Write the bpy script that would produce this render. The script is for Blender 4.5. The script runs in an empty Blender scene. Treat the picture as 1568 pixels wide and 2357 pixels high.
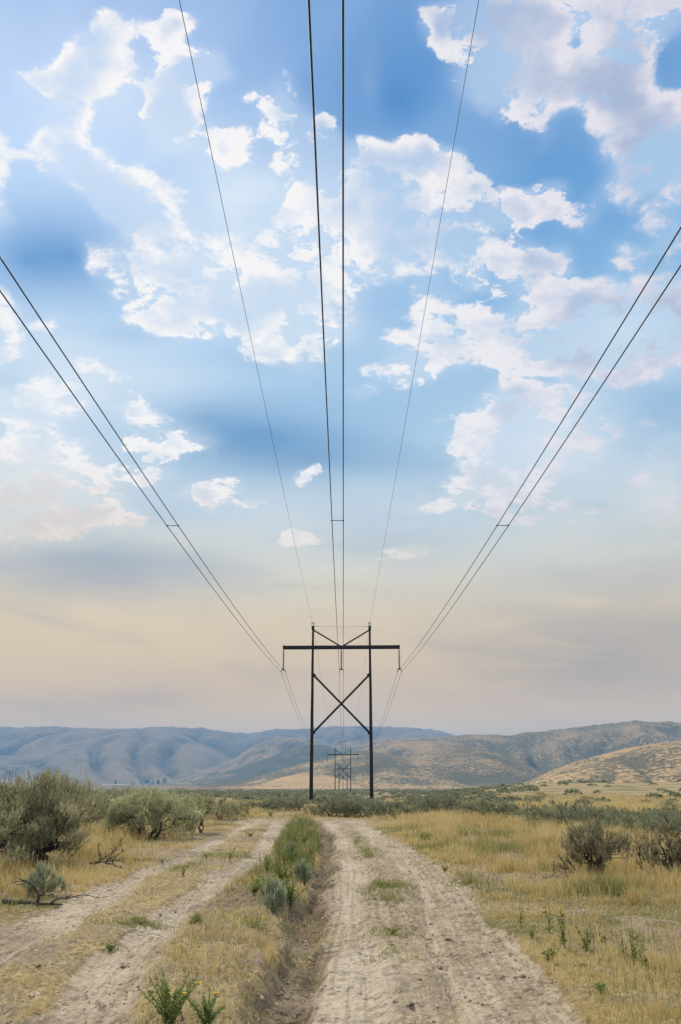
import bpy, math, random
import numpy as np
from mathutils import Vector, Matrix, Euler

# ------------------------------------------------------------------ camera, sky, sun, exposure
R = math.radians
scene = bpy.context.scene
COL = scene.collection
EYE = 1.65
PITCH = 18.58
K = 681.0 / 1568.0
FPX = 796.0

cd = bpy.data.cameras.new("camera")
cam = bpy.data.objects.new("camera", cd)
COL.objects.link(cam)
cam.location = (0, 0, EYE)
cam.rotation_euler = (R(90 + PITCH), 0, R(0.2))
cd.sensor_fit = 'VERTICAL'
cd.sensor_height = 36.0
cd.lens = 36.0 * FPX / 1024.0
cd.clip_start = 0.05
cd.clip_end = 30000
scene.camera = cam
CM = np.array(Euler(cam.rotation_euler).to_matrix())

scene.view_settings.view_transform = 'Standard'
scene.view_settings.look = 'None'
scene.view_settings.exposure = 0.0
scene.view_settings.gamma = 1.0
scene.render.resolution_x = 681
scene.render.resolution_y = 1024
scene.cycles.max_bounces = 5
scene.cycles.diffuse_bounces = 2
scene.cycles.glossy_bounces = 2
scene.cycles.transmission_bounces = 2
scene.cycles.transparent_max_bounces = 4
scene.cycles.volume_bounces = 1
scene.cycles.use_denoising = True
scene.cycles.use_adaptive_sampling = True
scene.cycles.adaptive_threshold = 0.01
scene.cycles.adaptive_min_samples = 16

SUN_AZ, SUN_EL = -24.0, 43.0      # compass from the line's direction (left of it), height


def pdir(X, Y):
    """direction of a point of the photograph (X, Y on a 1568-wide copy)"""
    v = np.array([X * K - 340.5, 512.0 - Y * K, -FPX])
    v = CM @ v
    return v / np.linalg.norm(v)


def pangle(X, Y):
    d = pdir(X, Y)
    return math.atan2(d[0], d[1]), math.asin(d[2])


def srgb(r, g, b, a=1.0):
    f = lambda c: (c / 255 / 12.92) if c / 255 <= 0.04045 else ((c / 255 + 0.055) / 1.055) ** 2.4
    return (f(r), f(g), f(b), a)


# ------------------------------------------------------------------ node helpers
class NT:
    def __init__(self, tree):
        self.t = tree
        self.n = tree.nodes
        self.l = tree.links

    def new(self, kind, **kw):
        nd = self.n.new(kind)
        for k, v in kw.items():
            setattr(nd, k, v)
        return nd

    def put(self, sock, v):
        if v is None:
            return
        if hasattr(v, 'links'):
            self.l.new(v, sock)
        else:
            sock.default_value = v

    def math(self, op, a, b=None, c=None, clamp=False):
        nd = self.new('ShaderNodeMath', operation=op, use_clamp=clamp)
        for i, v in enumerate((a, b, c)):
            self.put(nd.inputs[i], v)
        return nd.outputs[0]

    def vec(self, op, a, b=None, c=None, out=0):
        nd = self.new('ShaderNodeVectorMath', operation=op)
        for i, v in enumerate((a, b, c)):
            self.put(nd.inputs[i], v)
        return nd.outputs['Value' if op in ('DOT_PRODUCT', 'LENGTH', 'DISTANCE') else 'Vector']

    def smooth(self, x, lo, hi, a=0.0, b=1.0, kind='SMOOTHSTEP'):
        nd = self.new('ShaderNodeMapRange', interpolation_type=kind)
        for i, v in enumerate((x, lo, hi, a, b)):
            self.put(nd.inputs[i], v)
        return nd.outputs[0]

    def mix(self, f, a, b, blend='MIX'):
        nd = self.new('ShaderNodeMix', data_type='RGBA', blend_type=blend)
        self.put(nd.inputs['Factor'], f)
        self.put(nd.inputs[6], a)
        self.put(nd.inputs[7], b)
        return nd.outputs[2]

    def noise(self, vec, scale, detail=4.0, rough=0.5, dist=0.0, lac=2.0, out='Fac'):
        nd = self.new('ShaderNodeTexNoise')
        nd.noise_dimensions = '3D'
        self.put(nd.inputs['Vector'], vec)
        self.put(nd.inputs['Scale'], scale)
        nd.inputs['Detail'].default_value = detail
        nd.inputs['Roughness'].default_value = rough
        nd.inputs['Distortion'].default_value = dist
        nd.inputs['Lacunarity'].default_value = lac
        return nd.outputs[out]

    def ramp(self, x, stops, interp='LINEAR'):
        nd = self.new('ShaderNodeValToRGB')
        cr = nd.color_ramp
        cr.interpolation = interp
        while len(cr.elements) < len(stops):
            cr.elements.new(0.5)
        for e, (p, c) in zip(cr.elements, stops):
            e.position = p
            e.color = c
        self.put(nd.inputs[0], x)
        return nd.outputs[0]

    def attr(self, name):
        nd = self.new('ShaderNodeAttribute', attribute_name=name)
        return nd.outputs['Fac']


# ------------------------------------------------------------------ world: sky, smoke haze and clouds
world = bpy.data.worlds.new("World")
scene.world = world
world.use_nodes = True
world.node_tree.nodes.clear()
W = NT(world.node_tree)

SKY_AX = R(22.0)
AX = np.array([0, math.cos(SKY_AX), math.sin(SKY_AX)])
UP = np.array([0, -math.sin(SKY_AX), math.cos(SKY_AX)])


def stereo(d):
    k = 2.0 / (1.0 + float(d @ AX))
    return np.array([d[0] * k, float(d @ UP) * k])


def blob(X, Y, rx, ry):
    c = stereo(pdir(X, Y))
    ax = np.linalg.norm(stereo(pdir(X + rx, Y)) - stereo(pdir(X - rx, Y))) / 2
    ay = np.linalg.norm(stereo(pdir(X, Y + ry)) - stereo(pdir(X, Y - ry))) / 2
    return c[0], c[1], ax, ay


PUFF = [  # x, y, rx, ry, weight
    # left ring of cloud
    (175, 180, 70, 60, 1), (75, 172, 50, 30, .8), (140, 255, 60, 55, 1), (185, 330, 65, 70, 1), (205, 385, 60, 50, 1),
    (262, 75, 40, 38, .9), (205, 110, 40, 35, .6), (235, 150, 70, 50, .7), (345, 90, 35, 40, .55), (385, 150, 45, 60, 1.1), (400, 230, 55, 60, 1.2), (440, 190, 40, 30, .8), (375, 285, 50, 40, 1),
    (365, 310, 60, 50, 1), (410, 330, 60, 40, .7), (472, 172, 44, 38, 1.2), (525, 380, 58, 52, 1.2), (412, 58, 36, 30, .8), (300, 215, 60, 80, .6),
    (270, 420, 70, 60, .9), (320, 465, 80, 60, 1), (375, 520, 75, 65, 1), (265, 470, 45, 40, .7), (430, 590, 70, 65, 1), (445, 640, 70, 50, .8),
    (500, 690, 80, 50, .9), (75, 340, 30, 16, .55),
    # its lower lobe
    (262, 590, 62, 48, 1), (310, 640, 75, 55, 1), (380, 690, 65, 45, .8), (375, 730, 70, 35, .9), (455, 760, 50, 22, .8), (130, 740, 40, 18, .6),
    # left edge
    (0, 300, 36, 30, .9), (8, 370, 42, 40, .9), (5, 460, 35, 60, 1), (15, 680, 40, 45, .9), (20, 760, 60, 55, 1.1), (20, 820, 50, 20, .8),
    # centre
    (640, 255, 60, 50, .9), (620, 310, 55, 40, .6), (690, 350, 70, 60, 1), (735, 310, 40, 30, .8), (700, 430, 65, 70, .9), (740, 500, 70, 55, .9),
    (790, 390, 80, 60, .7), (820, 460, 90, 90, .8), (560, 230, 25, 18, .5),
    (560, 560, 60, 40, .55), (610, 620, 60, 46, .6), (540, 700, 60, 46, .7), (600, 690, 110, 60, .9), (650, 760, 90, 60, 1), (610, 810, 60, 30, .7), (705, 840, 55, 50, .8), (780, 740, 80, 55, .9), (760, 630, 110, 80, .9),
    (690, 600, 80, 60, .8), (620, 500, 40, 40, .4), (560, 640, 60, 40, .6), (640, 650, 90, 40, .7),
    # right centre
    (945, 375, 90, 60, 1), (985, 350, 55, 40, 1), (850, 385, 50, 45, .7), (1000, 470, 120, 100, 1), (1095, 415, 32, 26, .8), (885, 505, 85, 65, 1),
    (945, 600, 70, 55, .9), (1085, 530, 95, 65, .9), (1040, 580, 60, 50, .6), (895, 565, 70, 50, .7), (880, 620, 45, 28, .5),
    (1170, 468, 46, 36, 1.3), (1248, 455, 48, 34, 1.3), (1400, 448, 55, 40, .75), (1325, 500, 42, 28, .6), (1205, 490, 28, 18, .45), (1240, 290, 32, 40, .5),
    (1220, 580, 70, 42, .95), (1255, 600, 60, 40, .7), (1195, 645, 115, 58, 1), (1075, 640, 28, 30, .5), (998, 705, 55, 52, 1.1), (855, 655, 22, 16, .5),
    (965, 835, 85, 50, .95), (920, 880, 70, 42, .8), (1000, 800, 50, 36, .8), (915, 785, 28, 24, .55), (840, 930, 40, 16, .5), (1010, 968, 32, 14, .5),
    (1085, 790, 65, 55, 1), (1180, 785, 90, 60, 1), (1285, 760, 100, 75, 1), (1380, 700, 80, 60, 1), (1480, 680, 120, 70, .9), (1500, 780, 130, 100, 1.0),
    (1400, 790, 110, 80, 1), (1300, 830, 80, 40, .7), (1600, 720, 110, 120, 1),
    # upper right mass
    (1060, 40, 90, 70, 1), (1000, 70, 36, 40, .7), (1150, 110, 110, 100, 1.1), (1220, 180, 100, 70, 1), (1300, 60, 110, 80, .8), (1200, 20, 150, 60, 1),
    (1380, 160, 120, 60, 1), (1440, 80, 90, 120, 1), (1560, 30, 90, 60, .6), (1450, 230, 80, 80, 1), (1460, 320, 90, 80, 1), (1510, 400, 80, 70, 1),
    (1560, 230, 70, 70, .9), (1570, 330, 60, 80, 1), (1110, 180, 60, 50, .7), (1310, 225, 90, 40, .7),
    (1500, 545, 80, 40, .55), (1560, 500, 50, 50, .6), (1450, 570, 40, 28, .45),
    # lower right, soft
    (1140, 930, 55, 60, .85), (1240, 930, 100, 34, .8), (1310, 900, 60, 22, .6), (1170, 1010, 100, 85, .9), (1260, 990, 120, 80, .7), (1120, 1080, 80, 60, .8),
    (1050, 1130, 85, 42, .75), (1000, 1150, 60, 24, .5), (1420, 960, 60, 46, .55), (1370, 1040, 70, 40, .5), (1190, 1130, 110, 70, .6), (1545, 1020, 50, 55, .7),
    (1500, 1110, 60, 36, .55), (1560, 1160, 70, 60, .75), (1330, 1170, 130, 55, .5), (1180, 1220, 130, 40, .4), (940, 1205, 60, 17, .5),
    # lower left
    (215, 865, 85, 42, 1), (150, 905, 75, 32, .9), (95, 945, 50, 50, .95), (110, 1000, 60, 50, .8), (150, 1040, 80, 42, .8), (300, 940, 66, 30, .9),
    (345, 985, 70, 42, .95), (432, 1012, 62, 26, .95), (310, 1035, 60, 34, .7), (335, 1080, 40, 26, .6), (55, 1060, 80, 60, .9), (20, 930, 46, 36, .9), (0, 900, 30, 40, .8),
    (45, 1130, 80, 45, 1), (150, 1120, 70, 40, .9), (120, 1180, 110, 48, 1), (40, 1210, 80, 42, 1), (185, 1175, 45, 30, .8), (250, 1190, 46, 38, .85),
    (245, 1155, 30, 18, .6), (312, 1178, 36, 15, .6), (235, 1110, 60, 36, .7), (20, 1170, 60, 60, .9),
    # small scraps
    (432, 1130, 46, 22, .9), (502, 1128, 46, 24, .9), (497, 1160, 32, 14, .8), (575, 1166, 46, 15, .75), (717, 1096, 30, 19, .9), (685, 1238, 52, 19, .75),
    (390, 1240, 55, 16, .5), (70, 1338, 95, 22, .65), (300, 1345, 95, 22, .5), (890, 1290, 130, 24, .45), (960, 1283, 60, 16, .45), (1480, 1255, 60, 18, .4),
]
HOLE = [(265, 270, 48, 75, .8), (330, 130, 40, 55, .6), (1330, 100, 60, 50, 1.1), (1545, 150, 70, 48, 1.0), (850, 700, 40, 60, .4),
        (305, 280, 40, 60, .5)]
VEIL = [(620, 420, 160, 120, .5), (200, 1450, 480, 120, .75), (600, 1640, 600, 60, .5), (265, 210, 130, 150, .8), (530, 470, 190, 230, .85), (430, 330, 120, 120, .5), (560, 620, 260, 170, .7), (150, 800, 330, 150, .55), (80, 1060, 260, 200, .95), (380, 870, 260, 120, .4),
        (760, 600, 190, 260, .5), (450, 1260, 420, 110, .45), (1280, 1020, 320, 190, .75), (1430, 760, 240, 150, .6), (1500, 1150, 260, 160, .5), (850, 200, 60, 220, .18),
        (1250, 90, 320, 190, .35), (700, 760, 300, 120, .35), (950, 780, 240, 200, .2), (110, 900, 200, 120, .5)]
SHADE = [(170, 590, 290, 190, .85), (60, 600, 160, 130, .5), (920, 230, 240, 260, .8), (1250, 330, 260, 220, .9), (1530, 140, 150, 130, .8), (600, 1010, 330, 105, 1.1), (480, 960, 160, 80, .5), (720, 1060, 260, 70, .6),
         (640, 825, 200, 42, .45), (210, 1285, 380, 95, 1.15), (330, 1340, 380, 70, .7), (1350, 1520, 480, 170, .95), (300, 1610, 400, 70, .6), (1000, 1600, 300, 60, .25), (1000, 1070, 240, 50, .25), (1520, 960, 240, 150, .45),
         (300, 770, 140, 34, .35), (1200, 560, 200, 90, .35), (1480, 470, 200, 90, .4), (700, 180, 60, 200, .2), (1500, 1330, 300, 120, .5), (20, 870, 90, 36, .3)]

tc = W.new('ShaderNodeTexCoord').outputs['Generated']
vdir = W.vec('NORMALIZE', tc)
sep = W.new('ShaderNodeSeparateXYZ')
W.l.new(vdir, sep.inputs[0])
vx, vy, vz = sep.outputs
kd = W.math('DIVIDE', 2.0, W.math('MAXIMUM', W.math('ADD', W.vec('DOT_PRODUCT', vdir, tuple(AX)), 1.0), 0.06))
su = W.math('MULTIPLY', vx, kd)
sv = W.math('MULTIPLY', W.vec('DOT_PRODUCT', vdir, tuple(UP)), kd)
cmb = W.new('ShaderNodeCombineXYZ')
W.l.new(su, cmb.inputs[0])
W.l.new(sv, cmb.inputs[1])
SP = cmb.outputs[0]
# coordinates on a flat cloud deck
den = W.math('ADD', W.math('MAXIMUM', vz, 0.0), 0.28)
cq = W.new('ShaderNodeCombineXYZ')
W.l.new(W.math('DIVIDE', vx, den), cq.inputs[0])
W.l.new(W.math('DIVIDE', vy, den), cq.inputs[1])
Q = cq.outputs[0]
# soft wander of the blob coordinates so no outline is an ellipse
wn = W.noise(Q, 3.2, 3.0, 0.55, out='Color')
wob = W.vec('MULTIPLY_ADD', wn, (0.07, 0.07, 0.0), (-0.035, -0.035, 0.0))
wn2 = W.noise(Q, 11.0, 3.0, 0.6, out='Color')
wob2 = W.vec('MULTIPLY_ADD', wn2, (0.05, 0.05, 0.0), (-0.025, -0.025, 0.0))
SPw = W.vec('ADD', W.vec('ADD', SP, wob), wob2)


def field(blobs, P, grow=1.0, kind='SPHERICAL'):
    acc = None
    for X, Y, rx, ry, w in blobs:
        cx, cy, ax, ay = blob(X, Y, rx, ry)
        ax *= grow
        ay *= grow
        m = W.vec('MULTIPLY_ADD', P, (1 / ax, 1 / ay, 0), (-cx / ax, -cy / ay, 0))
        g = W.math('MAXIMUM', W.math('SUBTRACT', 1.0, W.vec('LENGTH', m)), 0.0)
        if kind == 'QUADRATIC_SPHERE':
            g = W.math('MULTIPLY', g, g)
        acc = W.math('MULTIPLY', g, w) if acc is None else W.math('MULTIPLY_ADD', g, w, acc)
    return acc


puff = field([(a, b, c, d, e * (1.3 if c * d < 1500 else 0.95) * (1.3 if (a < 460 and b < 560) else 1.15 if (a > 1000 and b < 430) else 1.0)) for a, b, c, d, e in PUFF], SPw, 1.65)
hole = field(HOLE, SPw, 1.5)
veil = field(VEIL, SP, 1.5, 'QUADRATIC_SPHERE')
shade = field(SHADE, SP, 1.5, 'QUADRATIC_SPHERE')

# generic cloud over the rest of the sky (behind and above the camera)
front = W.smooth(W.vec('DOT_PRODUCT', vdir, tuple(AX)), 0.62, 0.80)
gen = W.math('MULTIPLY', W.smooth(W.noise(Q, 1.6, 5.0, 0.55), 0.38, 0.62), W.math('SUBTRACT', 1.0, front))
puff = W.math('ADD', W.math('SUBTRACT', puff, hole), gen)

n1 = W.noise(W.vec('ADD', Q, W.vec('MULTIPLY_ADD', wn2, (0.05, 0.05, 0.0), (-0.025, -0.025, 0.0))), 11.0, 9.0, 0.66)
n1.node.normalize = False
n2 = W.noise(W.vec('MULTIPLY', Q, (1.0, 2.2, 1.0)), 2.6, 6.0, 0.58)
dens = W.math('ADD', W.math('MINIMUM', puff, 1.0), W.math('MULTIPLY', n1, W.math('MULTIPLY_ADD', W.math('MINIMUM', puff, 1.0), 1.30, 0.36)))
el = W.math('ARCSINE', vz)          # radians
eldeg = W.math('MULTIPLY', el, 180 / math.pi)
low = W.smooth(eldeg, 22.0, 9.0)    # 1 near the horizon: soft edges in the smoke
hiE = W.math('MULTIPLY_ADD', low, 0.4, 1.12)
soft = W.noise(Q, 3.1, 2.0, 0.5)
alpha = W.smooth(dens, 0.46, W.math('ADD', hiE, W.smooth(soft, 0.40, 0.64, -0.34, 0.50)))
mist = W.smooth(puff, 0.05, 1.15)
core = W.smooth(W.math('MULTIPLY_ADD', n1, 0.30, puff), 0.8, 2.1)
# light side and shade side of the billows (towards and away from the hidden sun)
n1s = W.noise(W.vec('ADD', Q, (-0.022, 0.018, 0.0)), 9.0, 5.0, 0.55)
n1b = W.noise(Q, 9.0, 5.0, 0.55)
relief = W.smooth(W.math('SUBTRACT', n1s, n1b), -0.16, 0.16, -0.5, 0.5)

ramp_pos = lambda e: max(0.0, min(1.0, e / 60.0))
sky_ramp = W.ramp(W.math('DIVIDE', eldeg, 60.0), [
    (0.0, srgb(255, 214, 150)), (ramp_pos(4.2), srgb(252, 212, 156)), (ramp_pos(7), srgb(236, 204, 158)), (ramp_pos(11), srgb(234, 211, 172)),
    (ramp_pos(14.5), srgb(222, 218, 204)), (ramp_pos(18), srgb(198, 214, 224)), (ramp_pos(24), srgb(170, 205, 232)), (ramp_pos(31), srgb(142, 192, 232)),
    (ramp_pos(39), srgb(120, 177, 228)), (ramp_pos(48), srgb(106, 163, 221)), (ramp_pos(60), srgb(98, 154, 214))])
deep_ramp = W.ramp(W.math('DIVIDE', eldeg, 60.0), [
    (0.0, srgb(196, 166, 138)), (ramp_pos(8), srgb(180, 166, 152)), (ramp_pos(14), srgb(165, 173, 186)), (ramp_pos(18), srgb(138, 170, 200)),
    (ramp_pos(24), srgb(112, 158, 202)), (ramp_pos(32), srgb(92, 150, 208)), (ramp_pos(42), srgb(72, 136, 200)), (ramp_pos(60), srgb(62, 122, 190))])
glow_ramp = W.ramp(W.math('DIVIDE', eldeg, 60.0), [
    (0.0, srgb(250, 208, 146)), (ramp_pos(9), srgb(245, 216, 166)), (ramp_pos(15), srgb(240, 230, 208)), (ramp_pos(22), srgb(232, 240, 246)), (ramp_pos(40), srgb(222, 236, 250)),
    (ramp_pos(60), srgb(205, 222, 245))])

st = W.new('ShaderNodeTexSky', sky_type='NISHITA')
st.sun_disc = False
st.sun_elevation = R(SUN_EL)
st.sun_rotation = R(SUN_AZ)
st.air_density = 1.0
st.dust_density = 2.0
nish = W.vec('SCALE', st.outputs[0])
nish.node.inputs['Scale'].default_value = 0.10
base = W.mix(W.smooth(eldeg, 6.0, 30.0, 0.02, 0.14), sky_ramp, nish)

# shafts of light fanning out from the hidden sun
sun_d = np.array([math.sin(R(SUN_AZ)) * math.cos(R(27)), math.cos(R(SUN_AZ)) * math.cos(R(27)), math.sin(R(27))])
sc_ = stereo(sun_d)
ang = W.math('ARCTAN2', W.math('SUBTRACT', sv, sc_[1]), W.math('SUBTRACT', su, sc_[0]))
cr_ = W.new('ShaderNodeCombineXYZ')
W.l.new(W.math('MULTIPLY', ang, 1.6), cr_.inputs[0])
ray = W.noise(cr_.outputs[0], 2.2, 1.5, 0.5)
rayw = W.math('MULTIPLY', W.smooth(ray, 0.38, 0.66, -0.13, 0.13), W.math('MULTIPLY', W.smooth(eldeg, 3.0, 10.0), W.smooth(W.vec('DOT_PRODUCT', vdir, tuple(sun_d)), 0.985, 0.90)))

shade_f = W.math('MULTIPLY', W.math('SUBTRACT', W.math('MULTIPLY', shade, 0.95), W.math('MULTIPLY', rayw, 0.9)), 1.0, clamp=True)
base = W.mix(W.math('MULTIPLY', shade_f, 0.92), base, deep_ramp)
vn = W.math('MULTIPLY', veil, W.math('MULTIPLY_ADD', n2, 1.7, 0.05))
base = W.mix(W.math('ADD', W.math('MULTIPLY', vn, 0.95), W.math('MULTIPLY', rayw, 0.5), clamp=True), base, glow_ramp)

# faint layers and streaks in the smoke low down
cs_ = W.new('ShaderNodeCombineXYZ')
W.l.new(W.math('MULTIPLY', vx, 1.3), cs_.inputs[0])
W.l.new(W.math('MULTIPLY_ADD', vz, 6.5, W.math('MULTIPLY', vx, 0.5)), cs_.inputs[1])
lay = W.noise(cs_.outputs[0], 2.6, 5.0, 0.55, 0.4)
lowband = W.math('MULTIPLY', W.smooth(eldeg, 24.0, 13.0), W.smooth(eldeg, 1.0, 6.0))
base = W.mix(W.math('MULTIPLY', lowband, W.smooth(lay, 0.50, 0.72, 0.0, 0.42)), base, deep_ramp)
base = W.mix(W.math('MULTIPLY', lowband, W.smooth(lay, 0.50, 0.30, 0.0, 0.50)), base, glow_ramp)

# clouds: bright rims, greyer hearts, warmer near the horizon
sunp = W.smooth(W.vec('DOT_PRODUCT', vdir, tuple(sun_d)), 0.72, 0.97)
rim_hi = W.mix(sunp, srgb(232, 228, 236), srgb(255, 252, 250))
rim_lo = W.mix(sunp, srgb(226, 212, 198), srgb(250, 226, 200))
rim = W.mix(low, rim_hi, rim_lo)
heart_hi = W.mix(sunp, srgb(172, 178, 204), srgb(206, 220, 240))
heart = W.mix(low, heart_hi, srgb(206, 192, 182))
n3 = W.noise(Q, 9.0, 5.0, 0.55)
n4 = W.noise(Q, 34.0, 5.0, 0.62)
hf = W.math('ADD', W.math('MULTIPLY_ADD', core, W.math('MULTIPLY_ADD', n3, 0.9, 0.5), W.math('MULTIPLY', W.math('SUBTRACT', n4, 0.5), 0.9)), W.math('MULTIPLY', relief, 0.5), clamp=True)
cloud = W.mix(hf, rim, heart)
# faint peach where the low clouds catch the sun on the left
peach = W.math('MULTIPLY', W.smooth(eldeg, 23.0, 17.0), W.smooth(vx, -0.05, -0.30))
cloud = W.mix(W.math('MULTIPLY', peach, W.math('MULTIPLY_ADD', hf, 0.5, 0.2)), cloud, srgb(244, 204, 176))
opac = W.math('MULTIPLY', W.math('MULTIPLY', alpha, W.math('MULTIPLY_ADD', low, -0.45, 0.96)), W.math('SUBTRACT', 1.0, W.math('MULTIPLY', hf, W.math('MULTIPLY_ADD', sunp, 0.40, 0.30))))
base = W.mix(W.math('MULTIPLY', mist, W.math('MULTIPLY_ADD', low, -0.22, 0.42)), base, glow_ramp)
skyc = W.mix(opac, base, cloud)
# even bright fill added to the unseen sky behind and overhead, to light the ground
skyc = W.mix(W.math('MULTIPLY', W.math('SUBTRACT', 1.0, front), 0.75), skyc, (.84, .83, .82, 1))
bg = W.new('ShaderNodeBackground')
W.l.new(skyc, bg.inputs['Color'])
bg.inputs['Strength'].default_value = 1.0
wo = W.new('ShaderNodeOutputWorld')
W.l.new(bg.outputs[0], wo.inputs['Surface'])
world.cycles.sampling_method = 'MANUAL'
world.cycles.sample_map_resolution = 512

sl = bpy.data.lights.new("sun", 'SUN')
sl.energy = 3.5
sl.angle = R(14)
sl.color = (1.0, 0.90, 0.76)
sun = bpy.data.objects.new("sun", sl)
COL.objects.link(sun)
sv_ = Vector((math.sin(R(SUN_AZ)) * math.cos(R(SUN_EL)), math.cos(R(SUN_AZ)) * math.cos(R(SUN_EL)), math.sin(R(SUN_EL))))
sun.rotation_euler = sv_.to_track_quat('Z', 'Y').to_euler()


# ------------------------------------------------------------------ object helpers
def tag(o, label=None, cat=None, group=None, kind=None):
    if label:
        o['label'] = label
    if cat:
        o['category'] = cat
    if group:
        o['group'] = group
    if kind:
        o['kind'] = kind
    return o


def empty(name, loc, rz=0.0):
    o = bpy.data.objects.new(name, None)
    COL.objects.link(o)
    o.location = loc
    o.rotation_euler = (0, 0, rz)
    o.empty_display_size = 0.2
    return o


def mesh_np(name, V, F, mats, attrs=None, matidx=None, smooth=False):
    """V (n,3), F (m,k) one face size; returns the mesh"""
    V = np.ascontiguousarray(V, dtype=np.float32)
    F = np.ascontiguousarray(F, dtype=np.int32)
    me = bpy.data.meshes.new(name)
    k = F.shape[1]
    me.vertices.add(len(V))
    me.vertices.foreach_set('co', V.ravel())
    me.loops.add(F.size)
    me.loops.foreach_set('vertex_index', F.ravel())
    me.polygons.add(len(F))
    me.polygons.foreach_set('loop_start', np.arange(0, F.size, k, dtype=np.int32))
    me.polygons.foreach_set('loop_total', np.full(len(F), k, dtype=np.int32))
    if smooth:
        me.polygons.foreach_set('use_smooth', np.ones(len(F), dtype=bool))
    for m in (mats if isinstance(mats, (list, tuple)) else [mats]):
        me.materials.append(m)
    if matidx is not None:
        me.polygons.foreach_set('material_index', np.ascontiguousarray(matidx, dtype=np.int32))
    me.update(calc_edges=True)
    for nm, arr in (attrs or {}).items():
        a = me.attributes.new(nm, 'FLOAT', 'POINT')
        a.data.foreach_set('value', np.ascontiguousarray(arr, dtype=np.float32))
    return me


def link(name, me, parent=None, loc=None):
    o = bpy.data.objects.new(name, me)
    COL.objects.link(o)
    if parent:
        o.parent = parent
    if loc is not None:
        o.location = loc
    return o


def copy_tree(o, parent=None):
    c = o.copy()
    COL.objects.link(c)
    if parent:
        c.parent = parent
    for ch in list(o.children):
        copy_tree(ch, c)
    return c


class MB:
    """collects quads and triangles (triangles stored as quads are avoided: everything is triangulated)"""
    def __init__(self):
        self.V, self.F, self.M, self.T = [], [], [], []
        self.n = 0

    def add(self, V, F, mat=0, tint=0.5):
        V = np.asarray(V, dtype=np.float32)
        F = np.asarray(F, dtype=np.int64)
        self.V.append(V)
        self.F.append(F + self.n)
        self.M.append(np.full(len(F), mat))
        self.T.append(np.full(len(V), tint, dtype=np.float32) if np.isscalar(tint) else np.asarray(tint, dtype=np.float32))
        self.n += len(V)

    def tube(self, pts, rad, sides=6, mat=0, tint=0.5, cap=True):
        pts = np.asarray(pts, dtype=float)
        n = len(pts)
        rad = np.full(n, rad) if np.isscalar(rad) else np.asarray(rad, dtype=float)
        tg = np.gradient(pts, axis=0)
        tg /= np.linalg.norm(tg, axis=1)[:, None] + 1e-9
        ref = np.array([0, 0, 1.0]) if abs(tg[:, 2]).mean() < 0.8 else np.array([0.0, 1.0, 0])
        a = np.cross(tg, ref)
        a /= np.linalg.norm(a, axis=1)[:, None] + 1e-9
        b = np.cross(a, tg)
        th = np.arange(sides) / sides * 2 * math.pi
        V = pts[:, None, :] + rad[:, None, None] * (np.cos(th)[None, :, None] * a[:, None, :] + np.sin(th)[None, :, None] * b[:, None, :])
        V = V.reshape(-1, 3)
        i = np.arange(n - 1)[:, None] * sides + np.arange(sides)[None, :]
        j = np.arange(n - 1)[:, None] * sides + (np.arange(sides)[None, :] + 1) % sides
        i, j = i.ravel(), j.ravel()
        F = np.concatenate([np.stack([i, i + sides, j], 1), np.stack([j, i + sides, j + sides], 1)])
        if cap:
            V = np.concatenate([V, pts[:1], pts[-1:]])
            c0, c1 = n * sides, n * sides + 1
            s = np.arange(sides)
            s2 = (s + 1) % sides
            F = np.concatenate([F, np.stack([np.full(sides, c0), s, s2], 1),
                                np.stack([np.full(sides, c1), (n - 1) * sides + s2, (n - 1) * sides + s], 1)])
        self.add(V, F, mat, tint)

    def box(self, c, s, rot=None, mat=0):
        x, y, z = np.array(s) / 2
        V = np.array([[i * x, j * y, k * z] for i in (-1, 1) for j in (-1, 1) for k in (-1, 1)], dtype=float)
        if rot is not None:
            V = V @ np.array(rot).T
        V = V + np.array(c)
        q = [(0, 1, 3, 2), (4, 6, 7, 5), (0, 4, 5, 1), (2, 3, 7, 6), (0, 2, 6, 4), (1, 5, 7, 3)]
        F = [t for a, b, c_, d in q for t in ((a, b, c_), (a, c_, d))]
        self.add(V, F, mat)

    def lathe(self, prof, c, sides=12, mat=0):
        prof = np.asarray(prof, dtype=float)
        th = np.arange(sides) / sides * 2 * math.pi
        V = np.stack([prof[:, 0][:, None] * np.cos(th), prof[:, 0][:, None] * np.sin(th), np.repeat(prof[:, 1][:, None], sides, 1)], -1).reshape(-1, 3) + np.array(c)
        n = len(prof)
        i = (np.arange(n - 1)[:, None] * sides + np.arange(sides)).ravel()
        j = (np.arange(n - 1)[:, None] * sides + (np.arange(sides) + 1) % sides).ravel()
        F = np.concatenate([np.stack([i, j, i + sides], 1), np.stack([j, j + sides, i + sides], 1)])
        self.add(V, F, mat)

    def mesh(self, name, mats, smooth=False):
        return mesh_np(name, np.concatenate(self.V), np.concatenate(self.F), mats, {'tint': np.concatenate(self.T)}, np.concatenate(self.M), smooth)

    def build(self, name, mats, parent=None, loc=None, smooth=False):
        return link(name, self.mesh(name, mats, smooth), parent, loc)


# ------------------------------------------------------------------ numeric noise
def _hash(ix, iy, seed):
    h = (ix.astype(np.int64) * 374761393 + iy.astype(np.int64) * 668265263 + seed * 974634777) & 0xffffffff
    h = ((h ^ (h >> 13)) * 1274126177) & 0xffffffff
    return (h ^ (h >> 16)) & 0xffff


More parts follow.
